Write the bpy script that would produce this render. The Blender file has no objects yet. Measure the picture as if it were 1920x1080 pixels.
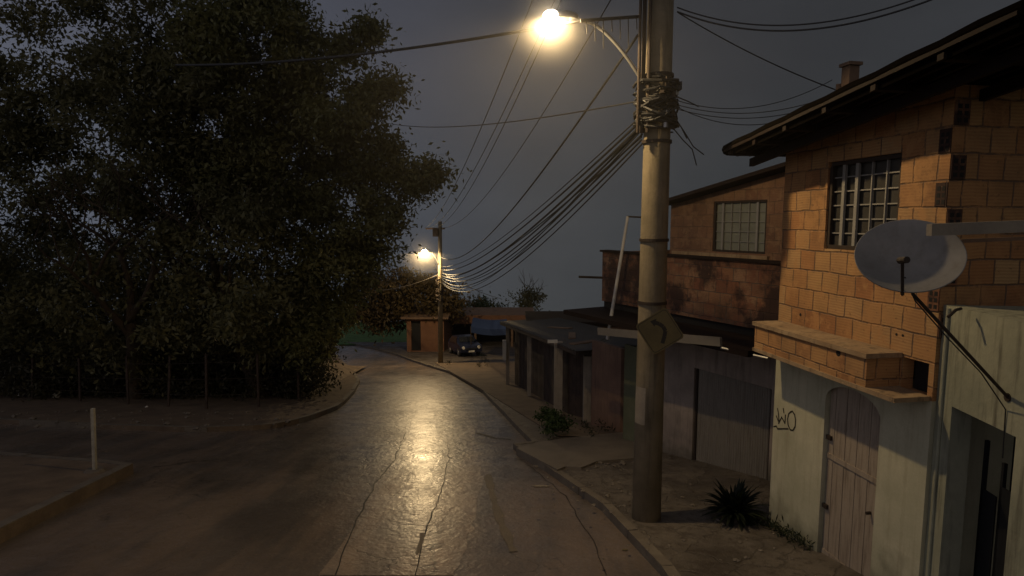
import bpy, math, random
import numpy as np
from mathutils import Vector, Matrix
random.seed(7); rng = np.random.default_rng(11)
S = bpy.context.scene
COL = S.collection
# ------------------------------------------------------------------ survey helpers
TH = math.radians(6.2); F = 1150.0; EYE = Vector((0, 0, 3.0))
PROF = [(-30, 4.8), (38, -6.08), (41, -6.53), (45, -7.05), (52, -7.85), (60, -8.65), (80, -10.6), (95, -12.6), (130, -18.6), (700, -130)]
def gz(y):
    for (a, za), (b, zb) in zip(PROF, PROF[1:]):
        if y <= b: return za + (zb - za) * (y - a) / (b - a)
    return PROF[-1][1]
def ray(px, py):
    u = (px - 960) / F; v = (540 - py) / F
    return Vector((u, math.cos(TH) + v * math.sin(TH), -math.sin(TH) + v * math.cos(TH)))
def at(px, py, y):
    d = ray(px, py); return EYE + d * (y / d.y)
def G(px, py, lift=0.0):
    d = ray(px, py); lo, hi = 1.0, 400.0
    for _ in range(60):
        m = (lo + hi) / 2; p = EYE + d * (m / d.y)
        if p.z > gz(m) + lift: lo = m
        else: hi = m
    return EYE + d * (lo / d.y)
def on_plane(px, py, P, u):
    """point of a survey ray on the vertical plane through P along u"""
    n = Vector((u[1], -u[0], 0)); d = ray(px, py)
    t = (Vector(P) - EYE).dot(n) / d.dot(n)
    return EYE + d * t
# ------------------------------------------------------------------ node helpers
def mat(name):
    m = bpy.data.materials.new(name); m.use_nodes = True
    nt = m.node_tree; b = nt.nodes['Principled BSDF']
    return m, nt, b
def N(nt, t, **kw):
    n = nt.nodes.new(t)
    for k, v in kw.items():
        if hasattr(n, k) and not k.startswith('i_'): setattr(n, k, v)
    return n
def L(nt, a, b): nt.links.new(a, b)
def M(nt, op, a, b=None, c=None):
    n = nt.nodes.new('ShaderNodeMath'); n.operation = op
    for i, x in enumerate((a, b, c)):
        if x is None: continue
        if isinstance(x, (int, float)): n.inputs[i].default_value = x
        else: nt.links.new(x, n.inputs[i])
    return n.outputs[0]
def noise(nt, vec, scale, detail=4, rough=.55):
    n = nt.nodes.new('ShaderNodeTexNoise'); n.inputs['Scale'].default_value = scale
    n.inputs['Detail'].default_value = detail; n.inputs['Roughness'].default_value = rough
    if vec is not None: nt.links.new(vec, n.inputs['Vector'])
    return n.outputs['Fac']
def ramp(nt, fac, stops):
    n = nt.nodes.new('ShaderNodeValToRGB'); cr = n.color_ramp
    while len(cr.elements) < len(stops): cr.elements.new(0.5)
    for e, (p, c) in zip(cr.elements, stops):
        e.position = p; e.color = (c if len(c) == 4 else (*c, 1)) if hasattr(c, '__len__') else (c, c, c, 1)
    nt.links.new(fac, n.inputs[0]); return n.outputs[0]
def mix(nt, fac, a, b, mode='MIX'):
    n = nt.nodes.new('ShaderNodeMix'); n.data_type = 'RGBA'; n.blend_type = mode
    for s, x in ((n.inputs[0], fac), (n.inputs[6], a), (n.inputs[7], b)):
        if isinstance(x, (int, float)): s.default_value = x
        elif isinstance(x, tuple): s.default_value = (*x, 1)
        else: nt.links.new(x, s)
    return n.outputs[2]
def coord(nt, kind='Object', scale=None):
    n = nt.nodes.new('ShaderNodeTexCoord'); o = n.outputs[kind]
    if scale:
        mp = nt.nodes.new('ShaderNodeMapping'); mp.inputs['Scale'].default_value = scale
        nt.links.new(o, mp.inputs[0]); o = mp.outputs[0]
    return o
def bump(nt, b, h, strength=.4, dist=.02, prev=None):
    n = nt.nodes.new('ShaderNodeBump'); n.inputs['Strength'].default_value = strength
    n.inputs['Distance'].default_value = dist; nt.links.new(h, n.inputs['Height'])
    if prev is not None: nt.links.new(prev, n.inputs['Normal'])
    nt.links.new(n.outputs[0], b.inputs['Normal']); return n.outputs[0]
def weathered(name, c1, c2, rough=.85, scale=2.0, streak=0.0, stain=(.03, .025, .02), fine=30, bstr=.35, metallic=0, damp=None):
    m, nt, b = mat(name); oc = coord(nt)
    f = noise(nt, oc, scale, 6, .62)
    c = mix(nt, ramp(nt, f, [(.35, 0), (.65, 1)]), c1, c2)
    f2 = noise(nt, oc, fine, 3)
    c = mix(nt, M(nt, 'MULTIPLY', f2, .35), c, tuple(x * .55 for x in c1))
    if streak:
        sc = coord(nt, 'Object', (5, 5, .45)); s = noise(nt, sc, 2.2, 6, .65)
        c = mix(nt, M(nt, 'MULTIPLY', ramp(nt, s, [(.5, 0), (.72, 1)]), streak), c, stain)
    if damp is not None:     # darker, mossy foot of the wall: damp = (z offset per y, height)
        geo = nt.nodes.new('ShaderNodeNewGeometry'); sp = nt.nodes.new('ShaderNodeSeparateXYZ'); L(nt, geo.outputs['Position'], sp.inputs[0])
        h = M(nt, 'ADD', sp.outputs[2], M(nt, 'MULTIPLY', sp.outputs[1], .16))
        h = M(nt, 'ADD', h, M(nt, 'MULTIPLY', noise(nt, oc, 3.5, 5), .9))
        c = mix(nt, ramp(nt, h, [(.35, .85), (.35 + damp, 0)]), c, (.035, .038, .02))
    L(nt, c, b.inputs['Base Color']); b.inputs['Roughness'].default_value = rough
    b.inputs['Metallic'].default_value = metallic
    bump(nt, b, M(nt, 'ADD', f, M(nt, 'MULTIPLY', f2, .5)), bstr, .02)
    return m
def brickmat(name, cols, w=.275, h=.2425, mortar=.020, dirt=.25, dirt_lo=.45, mcol=(.10, .085, .07)):
    m, nt, b = mat(name); uv = nt.nodes.new('ShaderNodeUVMap'); uv.uv_map = 'UVMap'
    nz = nt.nodes.new('ShaderNodeTexNoise'); nz.inputs['Scale'].default_value = 3.0; nz.inputs['Detail'].default_value = 5
    L(nt, uv.outputs[0], nz.inputs['Vector'])
    v1 = nt.nodes.new('ShaderNodeVectorMath'); v1.operation = 'MULTIPLY_ADD'
    L(nt, nz.outputs['Color'], v1.inputs[0]); v1.inputs[1].default_value = (.035, .03, 0); L(nt, uv.outputs[0], v1.inputs[2])
    v1.inputs[1].default_value = (.05, .045, 0)
    sp = nt.nodes.new('ShaderNodeSeparateXYZ'); L(nt, v1.outputs[0], sp.inputs[0])
    vy = M(nt, 'DIVIDE', sp.outputs[1], h); row = M(nt, 'FLOOR', vy); fy = M(nt, 'FRACT', vy)
    wn0 = nt.nodes.new('ShaderNodeTexWhiteNoise'); wn0.noise_dimensions = '1D'; L(nt, row, wn0.inputs['W'])
    off = M(nt, 'ADD', M(nt, 'MULTIPLY', M(nt, 'FLOORED_MODULO', row, 2), .5), M(nt, 'MULTIPLY', wn0.outputs[0], .22))
    ux = M(nt, 'ADD', M(nt, 'DIVIDE', sp.outputs[0], w), off)
    cl = M(nt, 'FLOOR', ux); fx = M(nt, 'FRACT', ux)
    def edge(fr, size):
        d = M(nt, 'MULTIPLY', M(nt, 'MINIMUM', fr, M(nt, 'SUBTRACT', 1.0, fr)), size)
        return M(nt, 'DIVIDE', d, mortar * .5)
    e = M(nt, 'MINIMUM', edge(fx, w), edge(fy, h))
    e = M(nt, 'ADD', e, M(nt, 'MULTIPLY', M(nt, 'SUBTRACT', noise(nt, uv.outputs[0], 25, 3), .5), 1.2))
    mask = ramp(nt, e, [(.35, 0), (.95, 1)])
    cb = nt.nodes.new('ShaderNodeCombineXYZ'); L(nt, cl, cb.inputs[0]); L(nt, row, cb.inputs[1])
    wn = nt.nodes.new('ShaderNodeTexWhiteNoise'); wn.noise_dimensions = '2D'; L(nt, cb.outputs[0], wn.inputs['Vector'])
    n = len(cols); c = ramp(nt, wn.outputs[0], [(i / max(1, n - 1), cc) for i, cc in enumerate(cols)])
    big = noise(nt, uv.outputs[0], 1.3, 6, .65)
    fin = noise(nt, coord(nt, 'UV', (1, 4, 1)), 22, 4)
    c = mix(nt, M(nt, 'MULTIPLY', fin, .4), c, tuple(x * .5 for x in cols[0]))
    c = mix(nt, M(nt, 'MULTIPLY', ramp(nt, big, [(dirt_lo, 0), (.75, 1)]), dirt), c, (.05, .035, .025))
    rib = M(nt, 'SINE', M(nt, 'MULTIPLY', fy, 50)); c = mix(nt, M(nt, 'MULTIPLY', M(nt, 'ADD', rib, 1), .17), c, tuple(x * .45 for x in cols[0]))
    c = mix(nt, mask, mcol, c)
    sn = M(nt, 'ADD', M(nt, 'MULTIPLY', noise(nt, uv.outputs[0], 2.2, 7, .7), .6), M(nt, 'MULTIPLY', noise(nt, uv.outputs[0], 9, 5, .7), .4))
    smear = ramp(nt, sn, [(.50, 0), (.56, .75)])
    c = mix(nt, smear, c, tuple(x * .82 for x in cols[-1]))
    c = mix(nt, ramp(nt, noise(nt, uv.outputs[0], 14, 6, .7), [(.60, 0), (.68, .6)]), c, (.07, .04, .025))
    L(nt, c, b.inputs['Base Color']); b.inputs['Roughness'].default_value = .9
    bump(nt, b, M(nt, 'ADD', mask, M(nt, 'MULTIPLY', fin, .25)), .75, .012)
    return m
def plain(name, c, rough=.6, metallic=0, var=.3, scale=8):
    m, nt, b = mat(name); f = noise(nt, coord(nt), scale, 5)
    L(nt, mix(nt, f, c, tuple(x * (1 - var) for x in c)), b.inputs['Base Color'])
    b.inputs['Roughness'].default_value = rough; b.inputs['Metallic'].default_value = metallic
    bump(nt, b, f, .15, .01); return m
def corrugated(name, c1, c2, rough=.45, metallic=.35, rust=.4):
    m, nt, b = mat(name); oc = coord(nt)
    f = noise(nt, oc, 3, 6, .65); s = noise(nt, coord(nt, 'Object', (9, 9, .6)), 3, 5, .65)
    c = mix(nt, f, c1, c2); c = mix(nt, M(nt, 'MULTIPLY', ramp(nt, s, [(.48, 0), (.68, 1)]), rust), c, (min(.07, c2[0] * 1.4), min(.035, c2[1] * .8), min(.02, c2[2] * .6)))
    c = mix(nt, M(nt, 'MULTIPLY', noise(nt, oc, 40, 3), .35), c, tuple(x * .4 for x in c1))
    L(nt, c, b.inputs['Base Color']); b.inputs['Roughness'].default_value = rough; b.inputs['Metallic'].default_value = metallic
    bump(nt, b, f, .3, .01); return m
def leafmat(name, a, bb, c, rough=.55):
    m, nt, b = mat(name); oc = coord(nt)
    f = noise(nt, oc, .9, 4); g = noise(nt, oc, 9, 2)
    k = ramp(nt, M(nt, 'ADD', M(nt, 'MULTIPLY', f, .6), M(nt, 'MULTIPLY', g, .4)), [(.36, a), (.5, bb), (.64, c)])
    L(nt, k, b.inputs['Base Color']); b.inputs['Roughness'].default_value = rough
    b.inputs['Specular IOR Level'].default_value = .3
    tr = nt.nodes.new('ShaderNodeBsdfTranslucent'); L(nt, k, tr.inputs[0]); ms = nt.nodes.new('ShaderNodeMixShader'); ms.inputs[0].default_value = .35
    L(nt, b.outputs[0], ms.inputs[1]); L(nt, tr.outputs[0], ms.inputs[2]); L(nt, ms.outputs[0], nt.nodes['Material Output'].inputs['Surface'])
    return m
def emis(name, c, s):
    m, nt, b = mat(name); b.inputs['Base Color'].default_value = (*c, 1)
    b.inputs['Emission Color'].default_value = (*c, 1); b.inputs['Emission Strength'].default_value = s; return m
# ------------------------------------------------------------------ mesh builder
class MB:
    def __init__(s): s.v = []; s.f = []; s.uv = []
    def face(s, pts, uv=None):
        i = len(s.v); s.v += [tuple(p) for p in pts]; s.f.append(tuple(range(i, i + len(pts)))); s.uv.append(uv)
        return s
    def frame_box(s, o, ax, ay, az):
        """box from corner o along three edge vectors"""
        o, ax, ay, az = map(Vector, (o, ax, ay, az))
        if ax.cross(ay).dot(az) < 0: ax, ay = ay, ax
        p = [o, o + ax, o + ax + ay, o + ay, o + az, o + ax + az, o + ax + ay + az, o + ay + az]
        for q in ((3, 2, 1, 0), (4, 5, 6, 7), (0, 1, 5, 4), (1, 2, 6, 5), (2, 3, 7, 6), (3, 0, 4, 7)):
            s.face([p[k] for k in q])
        return s
    def box(s, c, d, rz=0):
        R = Matrix.Rotation(rz, 3, 'Z'); x, y, z = R @ Vector((d[0], 0, 0)), R @ Vector((0, d[1], 0)), Vector((0, 0, d[2]))
        return s.frame_box(Vector(c) - x / 2 - y / 2 - z / 2, x, y, z)
    def bar(s, a, b, w, h=None, up=(0, 0, 1)):
        a, b = Vector(a), Vector(b); h = h or w; d = b - a; up = Vector(up)
        if abs(d.normalized().dot(up)) > .98: up = Vector((0, 1, 0))
        x = d.cross(up).normalized() * w; z = x.cross(d).normalized() * h
        return s.frame_box(a - x / 2 - z / 2, d, x, z)
    def tube(s, pts, r, n=8, cap=True):
        pts = [Vector(p) for p in pts]; rs = r if hasattr(r, '__len__') else [r] * len(pts)
        base = len(s.v); prev = None
        for i, p in enumerate(pts):
            d = (pts[min(i + 1, len(pts) - 1)] - pts[max(i - 1, 0)]).normalized()
            if prev is None: x = d.orthogonal().normalized()
            else: x = (prev - d * prev.dot(d)).normalized()
            prev = x; y = d.cross(x)
            for k in range(n):
                a = 2 * math.pi * k / n
                s.v.append(tuple(p + (x * math.cos(a) + y * math.sin(a)) * rs[i]))
        for i in range(len(pts) - 1):
            for k in range(n):
                k2 = (k + 1) % n
                s.f.append((base + i * n + k, base + i * n + k2, base + (i + 1) * n + k2, base + (i + 1) * n + k)); s.uv.append(None)
        if cap:
            s.f.append(tuple(base + k for k in reversed(range(n)))); s.uv.append(None)
            e = base + (len(pts) - 1) * n; s.f.append(tuple(e + k for k in range(n))); s.uv.append(None)
        return s
    def lathe(s, o, prof, n=24, axis=(0, 0, 1)):
        o = Vector(o); z = Vector(axis).normalized(); x = z.orthogonal().normalized(); y = z.cross(x); base = len(s.v)
        for r, h in prof:
            for k in range(n):
                a = 2 * math.pi * k / n; s.v.append(tuple(o + z * h + (x * math.cos(a) + y * math.sin(a)) * r))
        for i in range(len(prof) - 1):
            for k in range(n):
                k2 = (k + 1) % n
                s.f.append((base + i * n + k, base + i * n + k2, base + (i + 1) * n + k2, base + (i + 1) * n + k)); s.uv.append(None)
        return s
    def grid(s, fn, nu, nv):
        base = len(s.v)
        for j in range(nv + 1):
            for i in range(nu + 1): s.v.append(tuple(fn(i / nu, j / nv)))
        for j in range(nv):
            for i in range(nu):
                a = base + j * (nu + 1) + i; s.f.append((a, a + 1, a + nu + 2, a + nu + 1)); s.uv.append(None)
        return s
    def build(s, name, m, parent=None, smooth=False, bevel=0):
        me = bpy.data.meshes.new(name); me.from_pydata(s.v, [], s.f); me.materials.append(m)
        ul = me.uv_layers.new(name='UVMap'); vs = me.vertices
        for p in me.polygons:
            n = p.normal
            if abs(n.z) > .75: t = Vector((1, 0, 0)); w = Vector((0, 1, 0))
            else: t = Vector((-n.y, n.x, 0)).normalized(); w = Vector((0, 0, 1))
            for li, vi in zip(p.loop_indices, p.vertices):
                c = vs[vi].co; ul.data[li].uv = (c.dot(t), c.dot(w))
            p.use_smooth = smooth
        o = bpy.data.objects.new(name, me); COL.objects.link(o)
        if bevel:
            b = o.modifiers.new('bevel', 'BEVEL'); b.width = bevel; b.segments = 2; b.limit_method = 'ANGLE'
        if parent is not None:
            o.parent = parent; o.matrix_parent_inverse = Matrix.Translation(-parent.location)
        return o
def tag(o, label=None, cat=None, group=None, kind=None):
    if label: o['label'] = label
    if cat: o['category'] = cat
    if group: o['group'] = group
    if kind: o['kind'] = kind
    return o
def thing(name, label, cat, loc=(0, 0, 0), group=None):
    o = bpy.data.objects.new(name, None); COL.objects.link(o); o.location = loc; o.empty_display_size = .2
    return tag(o, label, cat, group)
def struct(name, mb, m, **k): return tag(mb.build(name, m, **k), kind='structure')
def leaf_obj(name, centers, per, sig, size, m, parent=None, droop=.35, aspect=.42, squash=.75):
    """many small two-triangle leaves gathered in clumps"""
    centers = np.array(centers); n = len(centers) * per
    c = np.repeat(centers, per, 0); sg = np.repeat(rng.uniform(.6, 1.35, len(centers)) * sig, per)[:, None]
    p = c + rng.normal(size=(n, 3)) * sg * np.array([1, 1, squash])
    d = rng.normal(size=(n, 3)); d[:, 2] -= droop; d /= np.linalg.norm(d, axis=1)[:, None]
    e = rng.normal(size=(n, 3)); e = np.cross(d, e); e /= np.linalg.norm(e, axis=1)[:, None]
    l = (size * rng.uniform(.6, 1.4, n))[:, None]; w = l * aspect
    q = np.stack([p, p + d * l * .5 + e * w * .5, p + d * l, p + d * l * .5 - e * w * .5], 1).reshape(-1, 3)
    me = bpy.data.meshes.new(name); me.vertices.add(n * 4); me.vertices.foreach_set('co', q.ravel())
    me.loops.add(n * 4); me.loops.foreach_set('vertex_index', np.arange(n * 4)); me.polygons.add(n)
    me.polygons.foreach_set('loop_start', np.arange(n) * 4); me.update(); me.validate()
    me.materials.append(m); o = bpy.data.objects.new(name, me); COL.objects.link(o)
    if parent is not None:
        o.parent = parent; o.matrix_parent_inverse = Matrix.Translation(-parent.location)
    return o
def lobes(spec, dens):
    out = []
    for (px, py, y, r) in spec:
        c = at(px, py, y); rad = r * y / F; k = max(6, int(dens * rad ** 2.4))
        for _ in range(k):
            d = rng.normal(size=3); d /= np.linalg.norm(d); t = rng.uniform(.25, 1) ** .55
            out.append((c.x + d[0] * rad * t, c.y + d[1] * rad * 1.1 * t, c.z + d[2] * rad * .95 * t))
    return out
def branches(mb, p, d, r, ln, depth, targets=None):
    pts = [p]; q = p.copy(); dd = d.copy(); rs = [r]; n = 5
    for i in range(n):
        dd = (dd + Vector(rng.normal(size=3)) * .13 + Vector((0, 0, .04))).normalized()
        q = q + dd * ln / n; pts.append(q.copy()); rs.append(r * (1 - .38 * (i + 1) / n))
    mb.tube(pts, rs, 7 if depth > 1 else 5, False)
    if depth > 0:
        for k in range(3 if depth > 1 else 3):
            a = Vector(rng.normal(size=3)); a.z = abs(a.z) * .4
            nd = (dd * .9 + a.normalized() * .85).normalized()
            branches(mb, pts[-1 - (k % 2)], nd, rs[-1] * .72, ln * rng.uniform(.6, .85), depth - 1)
def tree(name, label, x, y, h, rad, spec, dens, per, sig, size, m, bark, group, depth=4):
    t = thing(name, label, 'tree', (x, y, gz(y)), group)
    mb = MB(); branches(mb, Vector((x, y, gz(y) - .3)), Vector((rng.normal() * .08, -.05, 1)).normalized(), rad, h, depth)
    mb.build('trunk', bark, t, smooth=True)
    leaf_obj('crown', lobes(spec, dens), per, sig, size, m, t)
    return t
# ------------------------------------------------------------------ materials
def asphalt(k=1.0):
    m, nt, b = mat('wet_asphalt' if k == 1 else 'lane_sheen_asphalt')
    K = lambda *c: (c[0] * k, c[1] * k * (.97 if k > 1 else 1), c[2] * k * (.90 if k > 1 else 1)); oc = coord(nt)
    big = noise(nt, oc, .35, 6, .6); mid = noise(nt, oc, 2.3, 5, .6); fine = noise(nt, oc, 55, 3, .7)
    lane = noise(nt, coord(nt, 'Object', (1.0, .12, 1)), 1.6, 5, .6)
    c = mix(nt, ramp(nt, big, [(.4, 0), (.6, 1)]), K(.10, .084, .074), K(.16, .132, .112))
    c = mix(nt, ramp(nt, lane, [(.42, 0), (.6, .6)]), c, K(.26, .19, .14))
    c = mix(nt, M(nt, 'MULTIPLY', fine, .6), c, K(.045, .038, .033))
    # fine cracks
    v = nt.nodes.new('ShaderNodeTexVoronoi'); v.feature = 'DISTANCE_TO_EDGE'; v.inputs['Scale'].default_value = .8
    nz = nt.nodes.new('ShaderNodeTexNoise'); nz.inputs['Scale'].default_value = 2.2; nz.inputs['Detail'].default_value = 6
    L(nt, oc, nz.inputs['Vector']); va = nt.nodes.new('ShaderNodeVectorMath'); va.operation = 'MULTIPLY_ADD'
    L(nt, nz.outputs['Color'], va.inputs[0]); va.inputs[1].default_value = (.9, .9, 0); L(nt, oc, va.inputs[2]); L(nt, va.outputs[0], v.inputs['Vector'])
    ck = M(nt, 'MULTIPLY', ramp(nt, v.outputs['Distance'], [(0, .7), (.012, 0)]), ramp(nt, noise(nt, oc, .5, 3), [(.48, 0), (.58, 1)]))
    c = mix(nt, ck, c, (.008, .007, .006))
    L(nt, c, b.inputs['Base Color'])
    rg = ramp(nt, M(nt, 'ADD', M(nt, 'MULTIPLY', mid, .45), M(nt, 'MULTIPLY', big, .55)), [(.38, .34), (.5, .42), (.62, .55)])
    L(nt, rg, b.inputs['Roughness']); b.inputs['Specular IOR Level'].default_value = .6
    h = M(nt, 'ADD', M(nt, 'MULTIPLY', fine, .35), M(nt, 'ADD', M(nt, 'MULTIPLY', noise(nt, oc, 14, 4, .65), .9), M(nt, 'MULTIPLY', ck, -1.2)))
    L(nt, ramp(nt, M(nt, 'ADD', M(nt, 'MULTIPLY', mid, .5), M(nt, 'MULTIPLY', noise(nt, oc, 1.1, 6, .65), .5)), [(.42, .15), (.56, .75)]), b.inputs['Coat Weight']); b.inputs['Coat IOR'].default_value = 1.33
    L(nt, ramp(nt, mid, [(.35, .18), (.6, .31)]), b.inputs['Coat Roughness'])
    cb_ = nt.nodes.new('ShaderNodeBump'); cb_.inputs['Strength'].default_value = .5; cb_.inputs['Distance'].default_value = .02
    L(nt, noise(nt, oc, 7, 3, .6), cb_.inputs['Height']); L(nt, cb_.outputs[0], b.inputs['Coat Normal'])
    bp = bump(nt, b, noise(nt, oc, 3.5, 3, .6), .35, .05)
    bump(nt, b, h, .38, .012, bp); return m
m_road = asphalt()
m_lane_sheen = asphalt(1.7)  # lighter copy for the lane, lamp reflection put into its colour
def paving():
    m, nt, b = mat('damp_broken_pavement'); oc = coord(nt); f = noise(nt, oc, 1.1, 7, .68); g = noise(nt, oc, 6, 6, .7); h = noise(nt, oc, 38, 3, .6)
    c = mix(nt, ramp(nt, f, [(.38, 0), (.62, 1)]), (.082, .070, .058), (.165, .142, .116)); c = mix(nt, ramp(nt, g, [(.50, 0), (.62, .8)]), c, (.055, .042, .032)); c = mix(nt, M(nt, 'MULTIPLY', h, .5), c, (.05, .04, .03))
    v = nt.nodes.new('ShaderNodeTexVoronoi'); v.feature = 'DISTANCE_TO_EDGE'; v.inputs['Scale'].default_value = 1.5; nz = nt.nodes.new('ShaderNodeTexNoise'); nz.inputs['Scale'].default_value = 3; nz.inputs['Detail'].default_value = 6
    L(nt, oc, nz.inputs['Vector']); va = nt.nodes.new('ShaderNodeVectorMath'); va.operation = 'MULTIPLY_ADD'; L(nt, nz.outputs['Color'], va.inputs[0]); va.inputs[1].default_value = (.5, .5, 0); L(nt, oc, va.inputs[2]); L(nt, va.outputs[0], v.inputs['Vector'])
    ck = ramp(nt, v.outputs['Distance'], [(0, 1), (.03, 0)]); c = mix(nt, M(nt, 'MULTIPLY', ck, .35), c, (.02, .016, .012)); L(nt, c, b.inputs['Base Color'])
    L(nt, ramp(nt, f, [(.4, .42), (.6, .8)]), b.inputs['Roughness'])
    hh = M(nt, 'ADD', M(nt, 'MULTIPLY', g, 1.2), M(nt, 'ADD', M(nt, 'MULTIPLY', h, .4), M(nt, 'MULTIPLY', ck, -.35))); bump(nt, b, hh, .9, .03); return m
m_side = paving(); m_side_old = weathered('damp_concrete_pavement', (.115, .092, .072), (.185, .148, .112), .5, 1.4, fine=26, bstr=.6)
m_dirt = weathered('bare_earth', (.10, .072, .048), (.18, .13, .085), .85, 1.7, fine=18, bstr=.9)
m_kerb = weathered('kerb_concrete', (.12, .10, .078), (.18, .155, .12), .75, 3, fine=22, bstr=.7)
m_soil = weathered('dark_soil', (.02, .017, .012), (.045, .035, .022), .95, 1.2, fine=12, bstr=.9)
m_grass = leafmat('grass_green', (.10, .19, .07), (.15, .27, .09), (.2, .34, .12), .8)
m_brick = brickmat('clay_block_wall', [(.40, .18, .07), (.50, .27, .105), (.53, .32, .13), (.44, .22, .085), (.56, .37, .17), (.50, .265, .105)], mcol=(.15, .095, .06), mortar=.024, dirt=.55, dirt_lo=.42)
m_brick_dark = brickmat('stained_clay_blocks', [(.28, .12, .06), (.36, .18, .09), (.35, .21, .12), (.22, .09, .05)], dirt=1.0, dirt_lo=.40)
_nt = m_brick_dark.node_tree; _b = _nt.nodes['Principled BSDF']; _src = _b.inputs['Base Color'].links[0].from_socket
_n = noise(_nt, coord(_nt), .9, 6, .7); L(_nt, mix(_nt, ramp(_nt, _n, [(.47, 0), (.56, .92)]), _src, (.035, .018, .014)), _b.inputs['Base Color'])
m_paleplaster = weathered('cream_painted_plaster', (.44, .43, .30), (.60, .575, .42), .8, 1.5, streak=.38, stain=(.22, .18, .11), damp=.9, fine=45, bstr=.12)
m_plasterdim = weathered('grimy_grey_plaster', (.24, .20, .17), (.36, .30, .25), .85, 1.6, streak=.6, stain=(.08, .06, .045), damp=.9, fine=20, bstr=.4)
m_grey = weathered('weathered_grey_render', (.26, .27, .20), (.37, .37, .27), .88, 1.6, streak=.75, stain=(.055, .048, .034), fine=14, bstr=.5)
m_conc = weathered('ledge_concrete', (.27, .18, .10), (.40, .29, .17), .9, 3, streak=.7, fine=25, bstr=.5)
m_pole = weathered('pole_concrete', (.17, .14, .085), (.27, .22, .14), .85, 2.2, streak=.6, stain=(.04, .032, .022), fine=40, bstr=.4)
m_tile = corrugated('dark_roof_sheet', (.016, .011, .009), (.028, .019, .015), .75, 0, .3)
m_roofgrey = corrugated('grey_roof_sheet', (.05, .05, .048), (.085, .085, .08), .7, 0, .5)
m_wood = weathered('old_timber', (.13, .08, .05), (.21, .135, .085), .8, 3, fine=30)
m_darkwood = weathered('dark_planks', (.035, .024, .018), (.075, .048, .034), .85, 3, fine=30)  # even dark brown timber tone for stall boards and fence posts
m_beam = weathered('pale_timber', (.22, .19, .15), (.30, .26, .2), .8, 4, fine=30)
m_doorpaint = corrugated('faded_pink_brown_sheet', (.32, .265, .205), (.43, .36, .28), .7, .0, .55)
m_gate = corrugated('grey_gate_sheet', (.21, .195, .165), (.30, .275, .235), .55, .2, .35)
m_matteblack = plain('matte_black_board', (.006, .005, .004), 1.0)  # even near-black without specular, for roof tiles and fascia
m_matteblack.node_tree.nodes['Principled BSDF'].inputs['Specular IOR Level'].default_value = 0
m_tile.node_tree.nodes['Principled BSDF'].inputs['Specular IOR Level'].default_value = .15
m_black = plain('near_black', (.012, .013, .016), .5)  # black parts, and the shade painted into niche and doorway backs
m_dark = plain('dark_interior', (.015, .013, .012), .9)
m_iron = plain('grey_painted_iron', (.34, .33, .30), .5, .2)
m_rust = plain('rusty_dark_iron', (.055, .04, .03), .7, .4)
m_galv = plain('galvanised_steel', (.42, .42, .40), .4, .7)
m_cable = plain('cable_sheath', (.018, .018, .018), .55)
m_gutter = plain('dirty_white_gutter', (.20, .18, .15), .7)
m_post = weathered('pale_concrete_post', (.26, .22, .17), (.36, .31, .24), .85, 3, streak=.4)
m_white = plain('white_paint', (.62, .60, .54), .6)
m_oldwhite = weathered('chipped_white_paint', (.33, .31, .25), (.45, .42, .34), .7, 9, streak=.6, stain=(.10, .085, .06))
m_dish = weathered('dish_grey_paint', (.20, .195, .18), (.28, .265, .24), .6, 2.5, streak=.35, stain=(.10, .075, .05), fine=30, bstr=.05)
m_yellow = weathered('faded_yellow_sign', (.12, .095, .040), (.17, .135, .055), .75, 4, fine=30, bstr=.1)
m_spray = plain('black_spray_paint', (.03, .025, .018), .7)
m_leafU = leafmat('undergrowth_leaf', (.03, .03, .018), (.055, .052, .028), (.085, .078, .04))
m_leafX = leafmat('very_dark_leaf', (.010, .014, .007), (.02, .028, .012), (.035, .045, .018))
m_bark = weathered('bark', (.05, .035, .022), (.09, .065, .04), .95, 5, fine=25, bstr=1)
m_leafA = leafmat('broad_leaf', (.10, .105, .045), (.15, .15, .058), (.21, .19, .07))
m_leafB = leafmat('dark_leaf', (.09, .09, .045), (.135, .13, .06), (.18, .165, .075))
m_leafC = leafmat('dull_leaf', (.06, .045, .022), (.10, .075, .035), (.14, .10, .05))
m_leafD = leafmat('shrub_leaf', (.02, .035, .012), (.035, .06, .018), (.06, .085, .028))
m_orange = weathered('orange_fascia', (.16, .075, .04), (.22, .11, .06), .8, 3)
m_blue = plain('blue_tarp', (.012, .028, .085), .5)
m_carblue = plain('blue_car_paint', (.022, .028, .06), .25, .3, .1)
m_glassd = plain('dark_glass', (.02, .022, .025), .08)
m_pane = plain('grey_window_glass', (.10, .105, .09), .25, 0, .5, 3)
m_panedim = plain('dim_window_glass', (.07, .065, .055), .35, 0, .6, 3)  # darker copy of the pane for the brick house window
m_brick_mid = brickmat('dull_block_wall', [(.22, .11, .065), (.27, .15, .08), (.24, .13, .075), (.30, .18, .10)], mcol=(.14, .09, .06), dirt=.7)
m_panelit = plain('lit_window_glass', (.25, .26, .21), .4, 0, .4, 3)  # lighter copy of the pane, its lit look put into the colour
m_greenwall = weathered('green_painted_panel', (.10, .11, .06), (.15, .15, .09), .8, 2)
m_redwall = weathered('red_brown_wall', (.17, .10, .07), (.24, .145, .095), .85, 1.8, streak=.5)
m_lamp = bpy.data.materials.new('lamp_glass'); m_lamp.use_nodes = True; _nt = m_lamp.node_tree; _nt.nodes.clear()
_o = _nt.nodes.new('ShaderNodeOutputMaterial'); _e = _nt.nodes.new('ShaderNodeEmission'); _t = _nt.nodes.new('ShaderNodeBsdfTransparent'); _a = _nt.nodes.new('ShaderNodeAddShader')
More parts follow.
